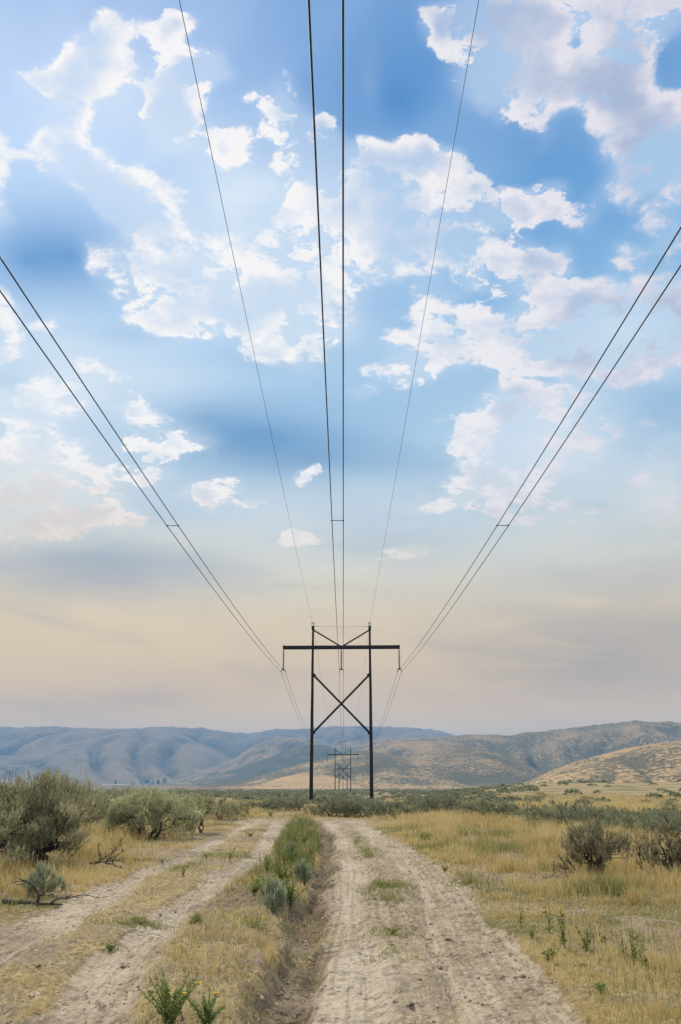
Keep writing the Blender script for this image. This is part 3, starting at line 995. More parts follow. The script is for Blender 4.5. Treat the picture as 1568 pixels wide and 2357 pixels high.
def tower(y, top, three, label, n):
    gl = [gz(X0 + s * PSP, y) for s in (-1, 1)]
    base = min(gl) - .6
    t = empty('transmission_tower', (X0, y, base))
    tag(t, label, 'power pole', 'H-frame towers along the power line')
    ht = top - base
    full = n < 3
    rnd = random.Random(n)
    xs = [(-1, 0)] + [(1, 1)] + ([(0, 2)] if three else [])
    for s, i in xs:
        mb = MB()
        zz = np.linspace(0, ht - (3.2 if s == 0 else 0), 9)
        pts = [(s * PSP + .015 * rnd.uniform(-1, 1), .012 * rnd.uniform(-1, 1), z) for z in zz]
        mb.tube(pts, .215 - .1 * zz / ht, 14)
        p = mb.build('pole', M_pole, t, smooth=True)
        if full and s:
            cb = MB()
            cb.tube([(s * PSP, 0, ht - .42), (s * PSP, 0, ht + .02)], .165, 12)
            cb.build('pole_cap', M_steel, p, smooth=False)
    sg = .06 if n == 0 else 0
    za = ht - D_ARM
    mb = MB()
    for dy in (-.20, .20):
        beam(mb, (-PHASE - .09, dy, za - sg * .5), (PHASE + .09, dy, za + sg * .5), .12, .37)
    arm = mb.build('crossarm', M_arm, t)
    if full:
        for s in (-1, 1):
            eb = MB()
            eb.box((s * (PHASE), 0, za + s * sg * .5), (.12, .56, .43))
            eb.tube([(s * PHASE, 0, za + .2), (s * PHASE, 0, za + .28)], .03, 6)
            eb.build('end_bracket', M_steel, arm)
            bb = MB()
            bb.tube([(s * PSP, -.34, za), (s * PSP, .34, za)], .035, 6)
            bb.tube([(s * PSP, -.30, za), (s * PSP, -.27, za)], .08, 8)
            bb.build('bolt', M_steel, arm)
    for s in (-1, 1):
        mb = MB()
        beam(mb, (s * (PSP - .1), .05 * s, ht - D_KNEE), (s * .14, .05 * s, za + .14), .10, .155)
        kb = mb.build('knee_brace', M_pole, t)
    for s in ((-1, 1) if not three else (-1, 1)):
        mb = MB()
        beam(mb, (-s * (PSP - .1), .075 * s, ht - D_XT), (s * (PSP - .1), .075 * s, max(.9, ht - D_XB)), .12, .22)
        xb = mb.build('cross_brace', M_pole, t)
        if full:
            for q in (-1, 1):
                eb = MB()
                z = ht - D_XT if q * s < 0 else ht - D_XB
                eb.box((q * (PSP - .18), 0, z - (q * s) * (-.03)), (.30, .34, .34), Matrix.Rotation(R(45 * q * s), 3, 'Y'))
                eb.build('brace_plate', M_steel, xb)
    # insulator strings
    for k in (-1, 0, 1):
        x = k * PHASE
        zt = za - .19 + k * sg * .5
        ins = MB()
        nd = 13
        pitch = (D_CLAMP - D_ARM - .19 - .52) / nd
        if full:
            ins.tube([(x, 0, zt), (x, 0, zt - .16)], .025, 6)
            for q in range(nd):
                zc = zt - .16 - q * pitch
                ins.lathe([(.022, 0), (.045, -.005), (.05, -.06), (.135, -.095), (.132, -.112), (.05, -.108), (.022, -.118), (.022, -pitch)], (x, 0, zc), 12)
            so = ins.build('insulator_string', M_porc, t)
            yk = MB()
            zb = zt - .16 - nd * pitch
            V = [(x - .05, d, zb + .02) for d in (-.02, .02)] + [(x + .05, d, zb + .02) for d in (-.02, .02)] + [(x + .245, d, zb - .1) for d in (-.02, .02)] + \
                [(x + .235, d, zb - .14) for d in (-.02, .02)] + [(x - .235, d, zb - .14) for d in (-.02, .02)] + [(x - .245, d, zb - .1) for d in (-.02, .02)]
            F = []
            for i in range(6):
                a, b = 2 * i, 2 * ((i + 1) % 6)
                F += [(a, a + 1, b), (b, a + 1, b + 1)]
            for i in range(1, 5):
                F += [(0, 2 * i, 2 * i + 2), (1, 2 * i + 3, 2 * i + 1)]
            yk.add(V, F)
            yk.build('yoke_plate', M_steel, so)
            for s in (-1, 1):
                cl = MB()
                cx = x + s * BUN
                zc = ht - D_CLAMP
                cl.tube([(cx, 0, zb - .12), (cx, 0, zc + .06)], .022, 6)
                cl.tube([(cx, -.16, zc - .03), (cx, -.08, zc + .01), (cx, 0, zc + .02), (cx, .08, zc + .01), (cx, .16, zc - .03)], [.025, .05, .065, .05, .025], 8)
                cl.build('suspension_clamp', M_steel, so, smooth=True)
        else:
            ins.tube([(x, 0, zt), (x, 0, ht - D_CLAMP)], .06, 5)
            ins.build('insulator_string', M_porc, t)
    # ground-wire brackets on the pole tops
    for s in (-1, 1):
        br = MB()
        x = s * PSP
        for q in (-1, 1):
            br.box((x + q * .145, 0, ht + .17), (.04, .06, .36))
        br.box((x, 0, ht + .365), (.40, .08, .05))
        br.tube([(x, 0, ht + .34), (x, 0, ht + .2)], .03, 6)
        br.build('wire_bracket', M_steel, t)
    if full:
        st_ = MB()
        z = ht - .03
        L = PSP - .16
        xs_ = np.linspace(-L, L, 15)
        st_.tube(np.stack([xs_, 0 * xs_, z - .06 * (1 - (xs_ / L) ** 2)], 1), .012, 5)
        for s in (-1, 1):
            for q in (.12, .30, .46):
                st_.box((s * (L - q), 0, z - .01), (.07, .05, .05))
        st_.build('tie_wire', M_steel, t)
    return ht


TL = ['nearest and largest dark wooden H-frame power pole with crossarm and X braces',
      'second dark wooden H-frame power pole, seen through the legs of the nearest one',
      'third slimmer H-frame power pole, framed inside the second one on the scrub plain',
      'small three-legged power pole in the brush beyond the third H-frame',
      'tiny hazy H-frame power pole on the crest of the golden middle hill',
      'faintest tiny power pole standing on the skyline of the far blue ridge']
for i, ((y, top, three), lab) in enumerate(zip(TOWERS, TL)):
    tower(y, top, three, lab, i)


# sagging wires: z as a function of y, span by span
def span_pts(heights_drop, first, sagk, xoff):
    pts = []
    y0, zend = TOWERS[0][0], TOWERS[0][1] - heights_drop
    d0, h0 = first
    for y in np.linspace(-40, y0, 66):
        pts.append((xoff, y, h0 + (zend - h0) * ((y - d0) / (y0 - d0)) ** 2))
    for (ya, ta, _), (yb, tb, _) in zip(TOWERS[:-1], TOWERS[1:]):
        L = yb - ya
        sag = sagk * min(1.0, 262.0 / L) * (L / 259.0) ** 2
        for u in np.linspace(0, 1, 31)[1:]:
            z = (ta - heights_drop) * (1 - u) + (tb - heights_drop) * u - 4 * sag * u * (1 - u)
            pts.append((xoff, ya + u * L, z))
    return np.array(pts)


wires = {}
names = {-1: 'left-hand', 0: 'middle', 1: 'right-hand'}
WL = {(-1, -1): 'outer cable of the twin pair hung from the crossarm end above the big sagebrush',
      (-1, 1): 'inner cable of the twin pair hung from the crossarm end above the big sagebrush',
      (0, -1): 'slanting cable of the middle twin pair overhead, spreading away from the straight one',
      (0, 1): 'perfectly upright straight black cable running overhead down the middle of the sky',
      (1, -1): 'inner cable of the twin pair hung from the crossarm end above the grass meadow',
      (1, 1): 'outer cable of the twin pair hung from the crossarm end above the grass meadow'}
for k in (-1, 0, 1):
    for s in (-1, 1):
        x = X0 + k * PHASE + s * BUN
        pts = span_pts(D_CLAMP, (13.0, EYE + (9.70 if k == 0 else 9.48)), 4.0, x)
        wires[(k, s)] = pts
        mb = MB()
        mb.tube(pts, .0165, 6)
        o = mb.build('power_cable', M_wire, smooth=True)
        tag(o, WL[(k, s)], 'cable', 'conductor cables of the power line')
for s, first in ((-1, (13.0, EYE + 15.75)), (1, (13.0, EYE + 16.5))):
    pts = span_pts(-.2, first, 2.6, X0 + s * PSP)
    mb = MB()
    mb.tube(pts, .0085, 5)
    o = mb.build('shield_wire', M_wire, smooth=True)
    tag(o, 'thin %s shield wire from the top of the %s pole, slanting to the %s' % (('upper', 'first', 'far left') if s < 0 else ('upper', 'second', 'top right')), 'cable', 'thin shield wires above the crossarm')

SPL = {-1: 'on the twin cables over the big sagebrush side', 0: 'on the middle twin cables', 1: 'on the twin cables over the meadow side'}
for k in (-1, 0, 1):
    for y, wh in ((30.2, 'short dark spacer bar nearer overhead '), (152.0, 'tiny spacer bar beyond the first tower ')):
        a = wires[(k, -1)]
        z = float(np.interp(y, a[:, 1], a[:, 2]))
        mb = MB()
        x = X0 + k * PHASE
        zz = 0
        mb.tube([(-BUN + .03, 0, .012), (0, 0, .0), (BUN - .03, 0, .012)], .014, 6)
        for s in (-1, 1):
            mb.tube([(s * BUN, -.07, 0), (s * BUN, 0, 0), (s * BUN, .07, 0)], [.022, .036, .022], 8)
        o = mb.build('cable_spacer', M_wire, loc=(x, y, z))
        tag(o, wh + SPL[k], 'spacer', 'spacers between twin cables')


# ------------------------------------------------------------------ sagebrush
def sage_parts(seed, W_, H, nmain, ntips, nleaf, leaf, wid, clump, lowz=.34, bare=0.0, twist=1.0, spread=1.0, mats_=(0, 1), wood_r=1.0, upright=.9):
    """returns (wood MB, foliage MB) in metres, base at the origin"""
    rg = np.random.default_rng(seed)
    wood, fol = MB(), MB()
    limbs = []
    for k in range(nmain):
        a = 2 * math.pi * (k + rg.uniform(-.35, .35)) / nmain
        rad = W_ * .5 * rg.uniform(.25, .62) * spread
        top = np.array([math.cos(a) * rad, math.sin(a) * rad, H * rg.uniform(.42, .66)])
        n = 7
        t = np.linspace(0, 1, n)[:, None]
        p = top * np.concatenate([t ** .8, t ** .8, t ** 1.15], 1)
        p[1:] += rg.normal(0, .045 * H * twist, (n - 1, 3)) * np.array([1, 1, .5])
        p[0] = rg.normal(0, .03 * H, 3) * np.array([1, 1, 0]) + np.array([0, 0, -.06])
        wood.tube(p, np.linspace(.05, .018, n) * H / 1.8 * wood_r * rg.uniform(.7, 1.25), 6, 0, .5)
        limbs.append(p)
    tips = []
    for q in range(ntips):
        rho = math.sqrt(rg.uniform(0, 1)) * .98
        a = rg.uniform(0, 2 * math.pi)
        dome = math.sqrt(max(0.02, 1 - rho ** 2.2))
        shell = rg.uniform(.62, 1.0) if rg.uniform() < .62 else rg.uniform(.15, .65)
        lump = 1 + .24 * math.sin(3 * a + seed) + .16 * math.sin(5 * a + 2.1 * seed)
        lift = 1 + .17 * math.sin(2 * a + 1.3 * seed + 3 * rho) + rg.normal(0, .06)
        lift = min(lift, 1.10)
        tip = np.array([math.cos(a) * rho * W_ / 2 * lump, math.sin(a) * rho * W_ / 2 * lump, H * (lowz * rg.uniform(.6, 1.1) + (1 - lowz) * dome * shell * lift * rg.uniform(.85, 1.05))])
        # grow from the nearest limb
        best = min(((np.linalg.norm(lp[i] - tip) + .25 * abs(lp[i][2] - tip[2]) * (lp[i][2] > tip[2]), li, i) for li, lp in enumerate(limbs) for i in range(1, 7)), key=lambda z: z[0])
        s0 = limbs[best[1]][best[2]]
        n = 5
        t = np.linspace(0, 1, n)[:, None]
        p = s0 + (tip - s0) * t
        p[:, 2] += -.10 * H * (t[:, 0] * (1 - t[:, 0])) * rg.uniform(-.3, 1.2)
        p[1:-1] += rg.normal(0, .022 * H * twist, (n - 2, 3))
        wood.tube(p, np.linspace(.013, .005, n) * H / 1.8 * wood_r, 4, 0, .5, cap=False)
        if rg.uniform() < bare:
            # dead tip: a fan of bare twigs
            for _ in range(5):
                e = tip + rg.normal(0, .09 * H, 3) + np.array([0, 0, .06 * H])
                wood.tube([p[-2], (p[-2] + e) / 2 + rg.normal(0, .01, 3), e], [.006, .004, .002], 3, 0, .5, cap=False)
            continue
        tips.append((tip, p))
    for tip, p in tips:
        out = tip * np.array([1, 1, .25])
        out = out / (np.linalg.norm(out) + 1e-6)
        nl = int(nleaf * rg.uniform(.6, 1.4))
        cs = clump * H * rg.uniform(.7, 1.25)
        # sprigs: small upright shoots each carrying a tuft of leaves
        ns = max(1, nl // 9)
        sb = tip + rg.normal(0, 1, (ns, 3)) * np.array([cs, cs, cs * .7])
        sd = np.array([0, 0, upright]) + out * .55 + rg.normal(0, .28, (ns, 3))
        sd /= np.linalg.norm(sd, axis=1)[:, None]
        sl_ = leaf * rg.uniform(1.2, 2.4, ns)
        idx = rg.integers(0, ns, nl)
        u = rg.uniform(0, 1, nl)
        b = sb[idx] + sd[idx] * (sl_[idx] * u)[:, None]
        d = sd[idx] + rg.normal(0, .38, (nl, 3))
        d /= np.linalg.norm(d, axis=1)[:, None]
        L = leaf * rg.uniform(.6, 1.2, nl)
        sd2 = np.cross(d, rg.normal(0, 1, (nl, 3)))
        sd2 /= np.linalg.norm(sd2, axis=1)[:, None] + 1e-6
        w = (wid * rg.uniform(.7, 1.3, nl))[:, None]
        V = np.stack([b - sd2 * w * .5, b + sd2 * w * .5, b + d * L[:, None]], 1).reshape(-1, 3)
        F = np.arange(nl * 3).reshape(-1, 3)
        tn = np.clip(rg.normal(.5, .16) + rg.normal(0, .13, nl) + .18 * (u - .5), 0, 1)
        fol.add(V, F, 1, np.repeat(tn, 3))
    return wood, fol


def bush_empty(name, seed, leafmat=None, **kw):
    w, f = sage_parts(seed, **kw)
    e = empty(name, (0, 0, 0))
    w.build('trunk', [M_bark], e)
    fm = f.mesh('foliage', [M_bark, leafmat or M_sage])
    link('foliage', fm, e)
    return e


GS = 'sagebrush growing on the plain'
used_protos = {}


def put(e, X, Y, scale=1.0, rz=0.0, label=None, cat='shrub', group=GS, sink=.03):
    x, y = ground_pt(X, Y)
    e.location = (x, y, gz(x, y) - sink)
    e.rotation_euler = (0, 0, rz)
    e.scale = (scale,) * 3 if np.isscalar(scale) else scale
    tag(e, label, cat, group)
    return e


def metres(X, Y, px):
    x, y = ground_pt(X, Y)
    return px * K * math.hypot(x, y) * math.cos(R(PITCH)) / FPX


def mh(X, Y, top):
    """height of something standing at (X, Y) whose top is seen at row `top`"""
    x, y = ground_pt(X, Y)
    el_ = pangle(X, top)[1]
    return EYE + math.hypot(x, y) * math.tan(el_) - gz(x, y)


NEAR = [  # X, base Y, top Y, width px, label, seed, options
    (78, 1992, 1800, 212, 'largest sagebrush, spreading over a thick twisted dark trunk beside the dirt track', 3, dict(ntips=92, nleaf=370, nmain=9, twist=1.5, wood_r=1.6, lowz=.16, clump=.07)),
    (-45, 2010, 1830, 200, 'tall sagebrush cut off by the edge of the picture, next to the largest sagebrush', 4, dict(ntips=70, nleaf=340, nmain=7, lowz=.12, clump=.07)),
    (130, 1935, 1783, 150, 'tall feathery sagebrush rising just behind the largest sagebrush', 5, dict(ntips=56, nleaf=330, nmain=6, lowz=.2, upright=1.4, clump=.07)),
    (30, 1940, 1790, 130, 'tall pale green sagebrush behind the largest one, nearest the lake end', 6, dict(ntips=85, nleaf=200, nmain=6, lowz=.2, upright=1.4)),
    (205, 1912, 1797, 110, 'half bare dark sagebrush with twiggy crown between two big leafy bushes', 7, dict(ntips=90, nleaf=170, nmain=7, bare=.30, twist=1.4, lowz=.1)),
    (345, 1932, 1808, 200, 'wide rounded sagebrush with many dark stems showing beside the yellow grass bank', 8, dict(ntips=150, nleaf=270, nmain=10, twist=1.0, lowz=.10, clump=.07, wood_r=1.1)),
    (262, 1905, 1815, 110, 'smaller sagebrush filling the gap before the wide rounded one', 9, dict(ntips=80, nleaf=170, nmain=6, lowz=.1)),
    (462, 1918, 1836, 80, 'sagebrush like a little tree on one leaning stem at the track edge', 10, dict(ntips=55, nleaf=150, nmain=3, lowz=.5, spread=.6)),
    (432, 1900, 1828, 70, 'sagebrush tucked behind the one shaped like a little tree', 11, dict(ntips=70, nleaf=150, nmain=5, lowz=.1)),
    (507, 1888, 1840, 70, 'compact sagebrush before the last one along the left track', 12, dict(ntips=65, nleaf=140, nmain=5, lowz=.08)),
    (540, 1880, 1843, 50, 'small dark sagebrush, last in the row along the left track', 13, dict(ntips=60, nleaf=130, nmain=5, lowz=.06)),
    (1372, 2024, 1890, 128, 'lone fan-shaped sagebrush with dark forked trunk standing in the yellow meadow', 14, dict(ntips=105, nleaf=72, nmain=13, twist=.7, lowz=.30, wood_r=1.25, upright=1.3, lm=M_sagebrown, clump=.06, bare=.12)),
    (1562, 2022, 1882, 140, 'straggly half dead sagebrush with bare twigs at the meadow edge', 15, dict(ntips=105, nleaf=62, nmain=11, bare=.50, twist=1.3, lowz=.18, lm=M_sagebrown, wood_r=1.2)),
]
for X, Y, top, wpx, lab, seed, op in NEAR:
    H = mh(X, Y, top)
    Wm = metres(X, Y, wpx)
    o = dict(leaf=.085, wid=.016, clump=.075)
    o.update(op)
    lm = o.pop('lm', None)
    e = bush_empty('sagebrush', seed, lm, W_=Wm, H=H, **o)
    put(e, X, Y, 1.0, 0, lab)

# young blue-grey sagebrush close to the tracks
for X, Y, top, wpx, lab, seed in (
        (96, 2062, 1990, 92, 'small pale blue-green sagebrush at the roadside by the fallen log', 21),
        (628, 2100, 2022, 56, 'small blue-grey sagebrush at the front end of the weedy bank between the tracks', 22),
        (697, 2036, 1992, 36, 'little grey sagebrush on the ditch side of the weedy bank', 23),
        (668, 1985, 1945, 30, 'little grey sagebrush among the green weeds on top of the bank', 24)):
    H, Wm = mh(X, Y, top) * .92, metres(X, Y, wpx) * .78
    e = bush_empty('sagebrush', seed, M_sageblue, W_=Wm, H=H, nmain=7, ntips=44, nleaf=90, leaf=.065, wid=.010, clump=.06, lowz=.03, upright=1.9)
    put(e, X, Y, 1.0, 0, lab)

# medium prototypes (single mesh, trunk and leaves as two materials)
MID, FAR_ = [], []
for q in range(5):
    w, f = sage_parts(40 + q, W_=2.0, H=1.3, nmain=6, ntips=64, nleaf=54, leaf=.13, wid=.033, clump=.08, lowz=.08)
    f.V = w.V + f.V
    f.F = w.F + [F + w.n for F in f.F]
    f.M = w.M + f.M
    f.T = w.T + f.T
    MID.append(f.mesh('sagebrush', [M_bark, M_sagemid]))


def mid_bush(x, y, H, Wm, q, rz):
    o = bpy.data.objects.new('sagebrush', MID[q])
    COL.objects.link(o)
    o.location = (x, y, gz(x, y) - .04)
    o.scale = (Wm / 2.0, Wm / 2.0, H / 1.3)
    o.rotation_euler = (0, 0, rz)
    return o


rb = random.Random(7)
ROW = [  # X, base Y, top Y, width px
    (600, 1868, 1842, 66), (640, 1867, 1838, 80), (682, 1866, 1841, 56), (566, 1864, 1843, 50),
    (728, 1876, 1847, 46), (762, 1880, 1842, 66), (800, 1880, 1843, 70), (842, 1880, 1845, 66), (882, 1884, 1842, 82), (778, 1872, 1838, 56), (830, 1871, 1838, 60), (934, 1883, 1856, 32), (862, 1872, 1842, 60),
    (912, 1872, 1850, 40), (985, 1874, 1840, 66), (1022, 1875, 1836, 74), (1062, 1874, 1846, 60), (960, 1872, 1848, 46),
    (1098, 1879, 1844, 66), (1135, 1884, 1840, 100), (1168, 1886, 1847, 70), (1205, 1895, 1853, 76), (1238, 1895, 1858, 60), (1262, 1904, 1856, 92), (1292, 1895, 1852, 70), (1312, 1908, 1850, 96), (1345, 1896, 1852, 70),
    (1372, 1905, 1856, 90), (1400, 1915, 1866, 70), (1432, 1930, 1870, 110), (1462, 1912, 1864, 80), (1492, 1928, 1872, 110), (1530, 1915, 1866, 90), (1560, 1930, 1870, 110), (1410, 1898, 1856, 70), (1500, 1900, 1862, 90),
    (1545, 1898, 1862, 80), (1600, 1940, 1872, 110),
]
ORD = ['first', 'second', 'third', 'fourth', 'fifth', 'sixth', 'seventh', 'eighth', 'ninth', 'tenth', 'eleventh', 'twelfth', 'thirteenth', 'fourteenth', 'fifteenth', 'sixteenth', 'seventeenth',
       'eighteenth', 'nineteenth', 'twentieth', 'twenty-first', 'twenty-second', 'twenty-third', 'twenty-fourth', 'twenty-fifth', 'twenty-sixth', 'twenty-seventh', 'twenty-eighth', 'twenty-ninth',
       'thirtieth', 'thirty-first', 'thirty-second', 'thirty-third', 'thirty-fourth', 'thirty-fifth', 'thirty-sixth', 'thirty-seventh', 'thirty-eighth', 'thirty-ninth', 'fortieth']
taken = []
seg = {'weedy': [], 'tower': [], 'meadow': []}
for X, Y, top, wpx in ROW:
    x, y = ground_pt(X, Y)
    o = mid_bush(x, y, mh(X, Y, top) * rb.uniform(.95, 1.1), metres(X, Y, wpx) * 1.1, rb.randrange(5), rb.uniform(0, 6.28))
    taken.append((x, y, metres(X, Y, wpx) / 2))
    seg['weedy' if X < 700 else 'tower' if X < 950 else 'meadow'].append((X, Y, o))
for kx, ph in (('weedy', 'grey-green sagebrush, %s from the left in the clump behind the left track'), ('tower', 'grey-green sagebrush, %s from the left at the nearest tower\'s feet'),
               ('meadow', 'grey-green sagebrush, %s from the left in the row along the meadow')):
    for i, (X, Y, o) in enumerate(sorted(seg[kx], key=lambda t: t[0])):
        tag(o, ph % ORD[i], 'shrub', GS)

# scattered brush over the plain: the nearest as individuals, the rest one mass
rg = np.random.default_rng(99)
cand = []
for _ in range(26000):
    u = rg.uniform()
    r = 56.0 * (760.0 / 56.0) ** u
    az = R(rg.uniform(-26, 26))
    x, y = r * math.sin(az), r * math.cos(az)
    cand.append((r, az, x, y))
C = np.array(cand)
r, az, x, y = C.T
deg = np.degrees(az)
nz = fbm(x / 22, y / 30, 3, 201)
dens_ = .04 + 1.5 * nz + .30 * sstep(r, 160, 450)
dens_ *= 1 - .93 * sstep(deg + 3 * gnoise(x / 30, y / 30, 5), 8.5, 12) * (1 - sstep(r, 330, 420))
dens_ *= np.where((r < 75) & (deg > 2) & (deg < 30), .35, 1)
dens_[(np.abs(deg + .1) < 1.2) & (r > 300) & (r < 345)] *= .2
keep = rg.uniform(0, 1, len(r)) < np.clip(dens_, .012, 1)
C = C[keep]
C = C[np.argsort(C[:, 0])]
placed = []
cell = {}
for r, az, x, y in C:
    s = rg.uniform(.55, 1.15) * (1.0 if rg.uniform() < .8 else .6)
    gx, gy = int(x // 4), int(y // 4)
    ok = all((x - a) ** 2 + (y - b) ** 2 > (.62 * (s + s2)) ** 2 for i in (-1, 0, 1) for j in (-1, 0, 1) for a, b, s2 in cell.get((gx + i, gy + j), ()))
    if ok and all((x - a) ** 2 + (y - b) ** 2 > (w_ * .7 + s * .5) ** 2 for a, b, w_ in taken) and not (abs(y - 91) < 1 and abs(abs(x - X0) - PSP) < .7):
        cell.setdefault((gx, gy), []).append((x, y, s))
        placed.append((r, az, x, y, s))
NIND = 235
ind, mass = placed[:NIND], placed[NIND:]
print('scrub', len(placed))
rows = [ind[i:i + 40] for i in range(0, len(ind), 40)]
for ri, row in enumerate(rows):
    for i, (r, az, x, y, s) in enumerate(sorted(row, key=lambda t: t[1])):
        o = mid_bush(x, y, .72 * s * rg.uniform(.8, 1.25), 1.9 * s, rb.randrange(5), rb.uniform(0, 6.28))
        tag(o, 'low sagebrush, %s from the left in the %s scattered belt beyond the roadside rows' % (ORD[i], ORD[ri]), 'shrub', GS)

# the mass
def far_bush(seed):
    g = np.random.default_rng(seed)
    n = 46
    a = g.uniform(0, 2 * math.pi, n)
    rho = np.sqrt(g.uniform(0, 1, n))
    zc = .12 + .75 * np.sqrt(1 - rho ** 2 * .95) * g.uniform(.55, 1, n)
    c = np.stack([rho * np.cos(a) * .9, rho * np.sin(a) * .9, zc], 1)
    d = c * [1, 1, .5] + [0, 0, .5] + g.normal(0, .3, (n, 3))
    d /= np.linalg.norm(d, axis=1)[:, None]
    s = np.cross(d, g.normal(0, 1, (n, 3)))
    s /= np.linalg.norm(s, axis=1)[:, None]
    V = np.stack([c - s * .20 - d * .1, c + s * .20 - d * .1, c + d * .34], 1).reshape(-1, 3)
    return V, np.repeat(np.clip(g.normal(.45, .2, n), 0, 1), 3)


FB = [far_bush(300 + q) for q in range(6)]
Vs, Ts = [], []
P = np.array(mass)
hz = ground_h(P[:, 2], P[:, 3])
for (r, az, x, y, s), z in zip(mass, hz):
    V, T = FB[rb.randrange(6)]
    a = rb.uniform(0, 6.28)
    c_, s_ = math.cos(a), math.sin(a)
    k = s * 1.05
    Vs.append(np.stack([(V[:, 0] * c_ - V[:, 1] * s_) * k + x, (V[:, 0] * s_ + V[:, 1] * c_) * k + y, V[:, 2] * k * rb.uniform(.6, .95) + z - .05], 1))
    Ts.append(np.clip(T + rb.uniform(-.15, .15), 0, 1))
V = np.concatenate(Vs)
me = mesh_np('sagebrush_scrub', V, np.arange(len(V)).reshape(-1, 3), M_sagemid, {'tint': np.concatenate(Ts)})
tag(link('sagebrush_scrub', me), 'distant mass of grey-green sagebrush scrub covering the plain below the hills', 'scrub', None, 'stuff')


# ------------------------------------------------------------------ grass
def blades(name, N, gen, mtl, label, seed):
    g = np.random.default_rng(seed)
    x, y, h, w, lean, tint = gen(g, N)
    n = len(x)
    z = ground_h(x, y) - .01
    a = g.uniform(0, 2 * math.pi, n)
    la = g.uniform(0, 2 * math.pi, n)
    sx, sy = np.cos(a) * w / 2, np.sin(a) * w / 2
    lx, ly = np.cos(la) * lean * h, np.sin(la) * lean * h
    b0 = np.stack([x - sx, y - sy, z], 1)
    b1 = np.stack([x + sx, y + sy, z], 1)
    m0 = np.stack([x - sx * .8 + lx * .3, y - sy * .8 + ly * .3, z + h * .55], 1)
    m1 = np.stack([x + sx * .8 + lx * .3, y + sy * .8 + ly * .3, z + h * .55], 1)
    t0 = np.stack([x + lx, y + ly, z + h * np.sqrt(np.maximum(.1, 1 - (lean * .8) ** 2))], 1)
    V = np.stack([b0, b1, m0, m1, t0], 1).reshape(-1, 3)
    i = np.arange(n)[:, None] * 5
    F = np.concatenate([i + [0, 1, 3], i + [0, 3, 2], i + [2, 3, 4]])
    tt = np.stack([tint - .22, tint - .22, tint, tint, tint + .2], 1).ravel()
    me = mesh_np(name, V, F, mtl, {'tint': np.clip(tt, 0, 1)})
    return tag(link(name, me), label, 'grass', None, 'stuff')


def spots(g, N, rmin, rmax, amax=27.0, pw=1.0):
    n = N // 14 + 1
    u = g.uniform(0, 1, n)
    r = rmin * (rmax / rmin) ** (u ** pw)
    az = np.radians(g.uniform(-amax, amax, n))
    x, y = np.repeat(r * np.sin(az), 14), np.repeat(r * np.cos(az), 14)
    r = np.repeat(r, 14)
    sd = (.035 + .0022 * r) * np.repeat(g.uniform(.5, 2.2, n), 14)
    x, y = x + g.normal(0, 1, len(x)) * sd, y + g.normal(0, 1, len(x)) * sd
    return x[:N], y[:N], np.hypot(x, y)[:N]


def cover(x, y):
    m = masks(x, y)
    strip = (x > trAR(y)) & (x < trBL(y)) & (y < YEND)
    bare = np.maximum(np.maximum(m['A'], m['B']), m['road'])
    return m, strip, bare


def gen_dry(g, N):
    x, y, r = spots(g, N, 5.2, 120)
    m, strip, bare = cover(x, y)
    cl = fbm(x * 1.7, y * 1.7, 3, 211)
    big = fbm(x * .3, y * .3, 3, 213)
    d = np.clip(.42 + .95 * cl + .5 * big, .03, 1)
    patch = sstep(fbm(x * .35, y * .35, 4, 101), .05, .45)
    d = d * (1 - .85 * patch * (1 - sstep(r, 30, 50)))
    d = np.where(strip, .24 * d, d)
    d = np.where(m['berm'] > .4, np.clip(.06 + .75 * cl, .02, .6) * (.55 + .45 * sstep(y, 11, 14)), d)
    d = d * np.clip(1 - 1.7 * bare, 0, 1) + .003 * (bare > .4)
    k = g.uniform(0, 1, len(x)) < d
    x, y, r, cl, big = x[k], y[k], r[k], cl[k], big[k]
    strip = strip[k]
    berm = m['berm'][k]
    be = bare[k]
    # short next to the tracks, knee high in the meadow
    right = x - roadR(y)
    left = trAL(y) - x
    far_in = np.maximum(right, left)
    h = .07 + .17 * sstep(far_in, .1, 2.2)
    h = np.where(strip, .038, h)
    h = np.where(berm > .4, .10, h)
    h = np.where(be > .4, .05, h)
    h = h * g.uniform(.45, 1.35, len(x)) * (1 + .35 * cl)
    h = np.where(right > 0, h * (.42 + .68 * sstep(y, 10, 20)), h)
    h = h * (.5 + 1.0 * sstep(big + .5 * cl, -.4, .5))
    stalk = (g.uniform(0, 1, len(x)) < .035) & (far_in > .5) & ~strip & (berm < .3)
    h = np.where(stalk, g.uniform(.28, .5, len(x)), h)
    w = np.maximum(.0032, r * .00052) * g.uniform(.7, 1.3, len(x))
    lean = np.abs(g.normal(.45, .3, len(x))).clip(0, 1.15)
    lean = np.where(strip | (berm > .4), np.abs(g.normal(.85, .25, len(x))).clip(0, 1.2), lean)
    tint = np.clip(.5 + .22 * big + g.normal(0, .17, len(x)), 0, 1)
    tint = np.where(berm > .4, tint - .2, tint)
    return x, y, h, w, lean, tint


blades('dry_grass', 900000, gen_dry, M_grass, 'golden dry grass covering the ground on both sides of the dirt tracks', 5)


